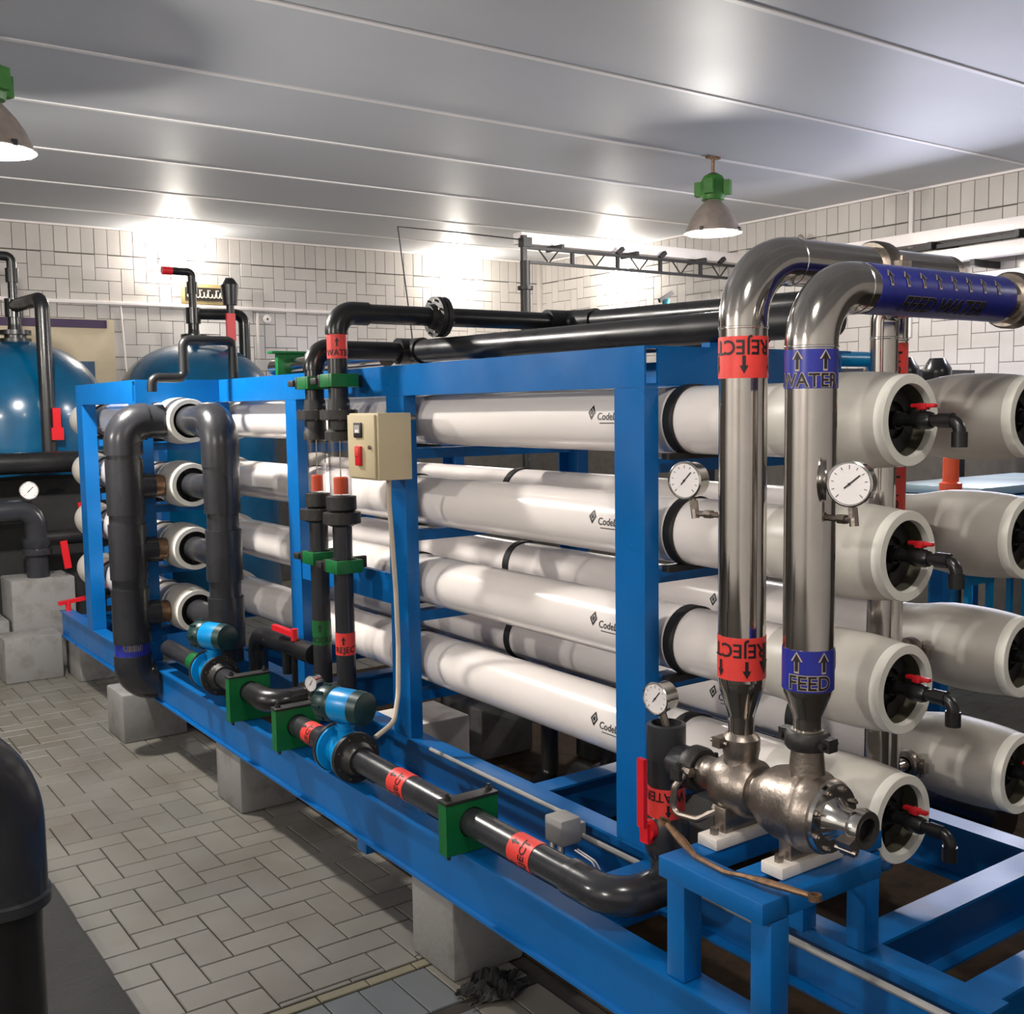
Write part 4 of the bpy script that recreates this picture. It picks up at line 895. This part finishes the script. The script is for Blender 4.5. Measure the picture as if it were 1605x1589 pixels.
band(t, 'blueband', (1.77, 6.36, 0), (0, 0, 1), HR, .60, .70, [('text', 'FEED', .05, 0, .655, 180, 1)], V((-1.77, -6.36, 0)))
t = thing('pipe_header', 'tall grey plastic header fed by elbows from the short vessel ends', 'pipe', (2.12, 5.76, .5), 'tall grey plastic headers')
MB().tube([(2.12, 6.27, 1.95), (2.12, 5.76, 1.95), (2.12, 5.76, .62)], HR - .012, 30, .13, fn=12).build('pipe', 'pvc', t)
MB().tube([(2.12, 5.98, 1.95), (2.12, 5.76, 1.95), (2.12, 5.76, 1.70)], HR + .004, 30, .13, fn=12).build('top_elbow', 'pvc', t)
for z in ZV[1:]:
    MB().lathe([(-.13, HR), (.15, HR)], (2.12, 5.76, z), (0, 0, 1), 30).build('tee', 'pvc', t)
    MB().lathe([(0, .07), (.5, .07)], (2.12, 5.76, z), (0, 1, 0), 24).build('branch', 'pvc', t)
# thin black link pipe above the far rack
tag(MB().tube([(1.93, 6.30, 2.12), (1.93, 6.30, 2.2), (2.12, 6.30, 2.2), (2.12, 6.30, 2.42), (2.42, 6.30, 2.42), (2.42, 6.30, 2.2)], .028, 14, .04).build('link_pipe', 'black'), 'thin black zigzag pipe over the topmost short vessel', 'pipe')

# ================================================================ TANKS
def tank(x, y, r, ztop, label):
    t = thing('filter_tank', label, 'tank', (x, y, 0), 'blue filter tanks')
    pr = [(.02, r * .97), (.06, r), (ztop - .68, r)] + [(ztop - .68 + .68 * math.sin(a), r * math.cos(a) ** .9 if a < 1.5 else .05) for a in [PI / 2 * k / 14 for k in range(1, 14)]] + [(ztop, .09)]
    MB().lathe(pr, (x, y, 0), (0, 0, 1), 56).build('shell', 'tank', t)
    MB().lathe([(-.03, .13), (.02, .13), (.025, .09), (.05, .09), (.052, .13), (.09, .13), (.092, .06), (.14, .055)], (x, y, ztop), (0, 0, 1), 28).build('neck_flange', 'black', t)
    return t
tank(1.97, 10.2, .73, 2.635, 'blue filter tank at the left edge behind the steps')
tank(3.82, 11.0, .80, 2.70, 'blue filter tank behind the far rack')
def tanktop(x, y, z, dirx, diry, drop, label):
    t = thing('tank_pipe', label, 'pipe', (x, y, z), 'black pipes on the tanks')
    MB().tube([(x, y, z + .10), (x, y, z + .30)], .055, 18).lathe([(.2, .075), (.36, .075)], (x, y, z), (0, 0, 1), 20).build('riser', 'black', t)
    MB().tube([(x, y, z + .30), (x + dirx, y + diry, z + .30), (x + dirx, y + diry, z + .30 - drop)], .058, 18, .09).build('side_pipe', 'black', t)
    MB().tube([(x, y, z + .34), (x, y, z + .72), (x - .22, y, z + .72)], .04, 14, .05).lathe([(.5, .055), (.62, .055)], (x, y, z), (0, 0, 1), 14).build('vent_pipe', 'black', t)
    MB().tube([(x - .20, y, z + .72), (x - .30, y, z + .72)], .042, 12).build('vent_cap', 'red', t)
    return t
t = tanktop(1.97, 10.2, 2.635, .07, -.74, 1.35, 'black pipework with red cap on the left tank')
MB().obox((2.09, 9.38, 1.92), (1, 0, 0), (0, 1, 0), (0, 0, 1), .03, .012, .13).obox((2.09, 9.38, 1.84), (1, 0, 0), (0, 1, 0), (0, 0, 1), .045, .02, .05).build('handle', 'red', t)
t = tanktop(3.82, 11.0, 2.70, .50, -.1, 1.2, 'black pipework with red cap on the tank behind the far rack')
MB().obox((4.1, 10.7, 2.85), (1, 0, 0), (0, 1, 0), (0, 0, 1), .045, .02, .14).build('handle', 'red', t)
MB().tube([(4.12, 10.75, 3.35), (4.12, 10.75, 2.3)], .04, 12).lathe([(0, .07), (.2, .09), (.26, .05)], (4.12, 10.75, 3.08), (0, 0, 1), 14).build('air_valve', 'black', t)
# manifold in front of the left tank
t = thing('tank_manifold', 'dark pipe manifold with red levers in front of the left tank', 'pipe', (1.9, 9.15, .7))
MB().tube([(.6, 9.12, 1.62), (2.5, 9.12, 1.62)], .085, 20).build('upper_pipe', 'black', t)
MB().tube([(.6, 9.10, 1.25), (1.83, 9.10, 1.25), (1.83, 9.10, .72)], .085, 22, .12).build('elbow_pipe', 'pvc', t)
MB().lathe([(0, .11), (.04, .11), (.05, .095), (.09, .11), (.13, .11)], (1.83, 9.10, .90), (0, 0, 1), 22).build('union', 'pvc', t)
MB().tube([(1.83, 9.10, 1.02), (2.6, 9.10, 1.02)], .06, 16).build('branch', 'black', t)
for x, z0, z1 in ((2.17, 1.05, 1.30), (2.02, .78, 1.0)): MB().obox((x, 9.0, (z0 + z1) / 2), (1, 0, .12), (0, 1, 0), (-.12, 0, 1), .026, .012, (z1 - z0) / 2).build('lever', 'red', t)
gauge((1.78, 9.02, 1.41), (-.2, -1, 0), .068, 'round gauge on the dark manifold of the left tank', 45, [(1.78, 9.05, 1.35), (1.80, 9.08, 1.335), (1.80, 9.1, 1.3)])
tag(MB().obox((2.0, 8.66, .575), (1, .1, .1), (-.1, 1, 0), (0, 0, 1), .13, .02, .014).lathe([(0, .02), (.08, .02)], (1.94, 8.65, .5), (0, 0, 1), 10).build('valve_lever', 'red'), 'red lever handle lying over the far end of the base beam', 'lever')
tag(MB().box(.4, 2.75, 9.42, 9.455, 0, 1.50).build('shade_panel', 'mat'), 'added dark sheet standing in for shade under the tank manifold behind the steps', 'panel')  # added sheet, its black colour stands in for the shade below the manifold

# ================================================================ FOREGROUND AND CLUTTER
t = thing('foreground_pipe', 'dark grey elbow pipe standing in the left foreground', 'pipe', (.45, 2.9, .03))
MB().tube([(.46, 2.9, .03), (.46, 2.9, .88)], .088, 36).build('pipe', 'black', t)
MB().tube([(.46, 2.9, .77), (.46, 2.9, 1.19), (-.1, 2.75, 1.19)], .105, 40, .22, fn=16).build('elbow', 'pvc', t)
MB().lathe([(0, .105), (.004, .112), (.03, .112), (.036, .105)], (.46, 2.9, .765), (0, 0, 1), 40).build('socket_rim', 'pvc', t)
tag(MB().tube([(2.93, 1.36, .0), (2.93, 1.36, .50), (3.2, 1.30, .62)], .07, 20, .1).build('black_hose', 'black'), 'black hose end at the lower right corner', 'hose')
# crumpled black rag
bm = bmesh.new(); bmesh.ops.create_grid(bm, x_segments=22, y_segments=22, size=.5); random.seed(11)
for v in bm.verts:
    x, y = v.co.x, v.co.y; r = math.hypot(x, y); k = 1 - min(1, r / .55)
    v.co = V((1.985 + x * .21 * (1 + .3 * math.sin(9 * y)), 2.97 + y * .17 * (1 + .25 * math.cos(8 * x)), .008 + k * (.03 + .025 * math.sin(17 * x + 3 * y) + .02 * math.cos(23 * y - 4 * x)) + .012 * random.random()))
tag(MB().bm(bm).build('rag', 'rag', None, 0), 'crumpled black rag on the floor beside the tall concrete block', 'rag')
# pipes and valves lying under the vessels
tag(MB().tube([(2.95, 5.4, .62), (2.95, 3.0, .62)], .06, 16).build('under_pipe', 'black'), 'black pipe running low under the rear vessels', 'pipe')
t = thing('under_valve', 'black valve with steel flange under the lowest vessels', 'valve', (2.9, 3.9, .5))
MB().lathe([(-.08, .09), (-.06, .09), (-.06, .06), (.06, .06), (.06, .09), (.08, .09)], (2.95, 3.9, .62), (0, 1, 0), 24).build('body', 'iron', t)
bolt_ring(t, 'chrome', (2.95, 3.82, .62), (0, 1, 0), .075, 8, .01, .03)
MB().tube([(2.95, 3.9, .62), (2.95, 3.9, .30), (2.6, 3.9, .15)], .04, 12, .06).build('leg_pipe', 'black', t)
tag(MB().tube([(2.8, 3.5, .02), (2.85, 3.5, .3), (3.1, 3.55, .55), (3.3, 3.6, .5)], .035, 12, .08).build('under_hose', 'black'), 'black hose looping under the lowest vessel', 'hose')
for x, y, lab in ((3.362, 3.35, 'dark upright strut behind the rear vessels, nearer one'), (3.362, 3.85, 'dark upright strut behind the rear vessels, farther one')):
    tag(MB().box(x - .02, x + .02, y - .03, y + .03, .5, 2.05, .004).build('upright_strut', 'iron'), lab, 'strut')
tag(MB().tube([(3.85, 6.2, .40), (3.85, 2.2, .40)], .09, 18).build('under_pipe', 'black'), 'thick black pipe on the floor behind the rear base beam', 'pipe')
tag(MB().box(3.78, 3.92, 4.6, 4.75, .006, .31, .01).build('pipe_rest', 'mat'), 'dark rest under the far end of the thick black floor pipe', 'support')
tag(MB().box(3.78, 3.92, 2.9, 3.05, .006, .31, .01).build('pipe_rest', 'mat'), 'dark rest under the near end of the thick black floor pipe', 'support')
t = thing('booster_pump', 'black pump on the floor seen below the lowest vessels', 'pump', (3.25, 3.85, 0))
MB().lathe([(-.2, .06), (-.18, .12), (.1, .12), (.12, .09), (.25, .09), (.27, .05)], (3.2, 3.75, .2), (0, 1, 0), 24).build('motor', 'iron', t)
MB().lathe([(0, .05), (.1, .05), (.1, .08), (.12, .08)], (3.2, 3.65, .32), (0, 0, 1), 18).build('outlet', 'chrome', t)
MB().box(3.05, 3.35, 3.6, 4.0, .006, .075, .006).build('base', 'mat', t)
# background on the right
t = thing('work_table', 'blue steel work table in the background between the rear vessels', 'table', (6.8, 3.9, 0))
MB().box(5.6, 8.4, 3.6, 5.2, 1.28, 1.36, .01).build('table_top', 'blue', t)
for x, y in ((5.7, 3.7), (8.3, 3.7), (5.7, 5.1), (8.3, 5.1)): MB().box(x - .04, x + .04, y - .04, y + .04, 0, 1.28).build('leg', 'blue', t)
tag(MB().box(6.6, 8.2, 4.0, 4.7, 1.365, 1.43, .02).build('pale_tray', 'pale'), 'pale teal tray on the blue work table', 'tray')
tag(MB().lathe([(0, .07), (.12, .07), (.13, .05), (.28, .05), (.3, .02)], (6.25, 4.0, 1.361), (0, 0, 1), 16).build('orange_bottle', 'orange'), 'small orange container on the blue work table', 'container')
def stool(x, y, label):
    t = thing('blue_stool', label, 'stool', (x, y, 0), 'bright blue stools')
    MB().box(x - .17, x + .17, y - .17, y + .17, .66, .72, .01).build('seat', 'stool', t)
    for sx in (-1, 1):
        for sy in (-1, 1): MB().box(x + sx * .145 - .02, x + sx * .145 + .02, y + sy * .145 - .02, y + sy * .145 + .02, 0, .66).build('leg', 'stool', t)
    MB().box(x - .13, x + .13, y - .165, y - .13, .42, .48).build('rung', 'stool', t)
stool(7.35, 4.6, 'bright blue stool behind the rear vessels, left one'); stool(7.95, 4.5, 'bright blue stool behind the rear vessels, right one')
t = thing('rear_skid_pipe', 'row of black pipe ends on a dark rack in the right background', 'pipe', (7.5, 5, 1.9))
MB().box(5.2, 8.6, 5.3, 5.36, 2.1, 2.26).build('rack_bar', 'iron', t)
for x in (7.0, 7.32, 7.75): MB().lathe([(0, .09), (.12, .11), (.16, .11), (.24, .06)], (x, 5.1, 2.10), (0, 0, 1), 20).build('pipe_end', 'black', t)
for x in (5.4, 8.4): MB().box(x - .05, x + .05, 5.28, 5.38, 0, 2.1).build('rack_leg', 'iron', t)
t = thing('wall_valve', 'small teal valve on a pipe in the background under the truss', 'valve', (6.1, 6.2, 2.6))
MB().lathe([(0, .05), (.06, .07), (.14, .07), (.2, .03), (.24, .03)], (6.05, 6.4, 2.60), (0, 0, 1), 16).build('body', 'tealvalve', t)
MB().obox((6.05, 6.4, 2.86), (1, 0, .5), (0, 1, 0), (-.5, 0, 1), .08, .012, .015).build('lever', 'iron', t)
MB().tube([(5.5, 6.4, 2.58), (6.5, 6.4, 2.58)], .035, 12).build('pipe', 'iron', t)
MB().tube([(6.5, 6.4, 2.58), (6.5, 6.4, 0)], .035, 12).build('stand', 'iron', t)
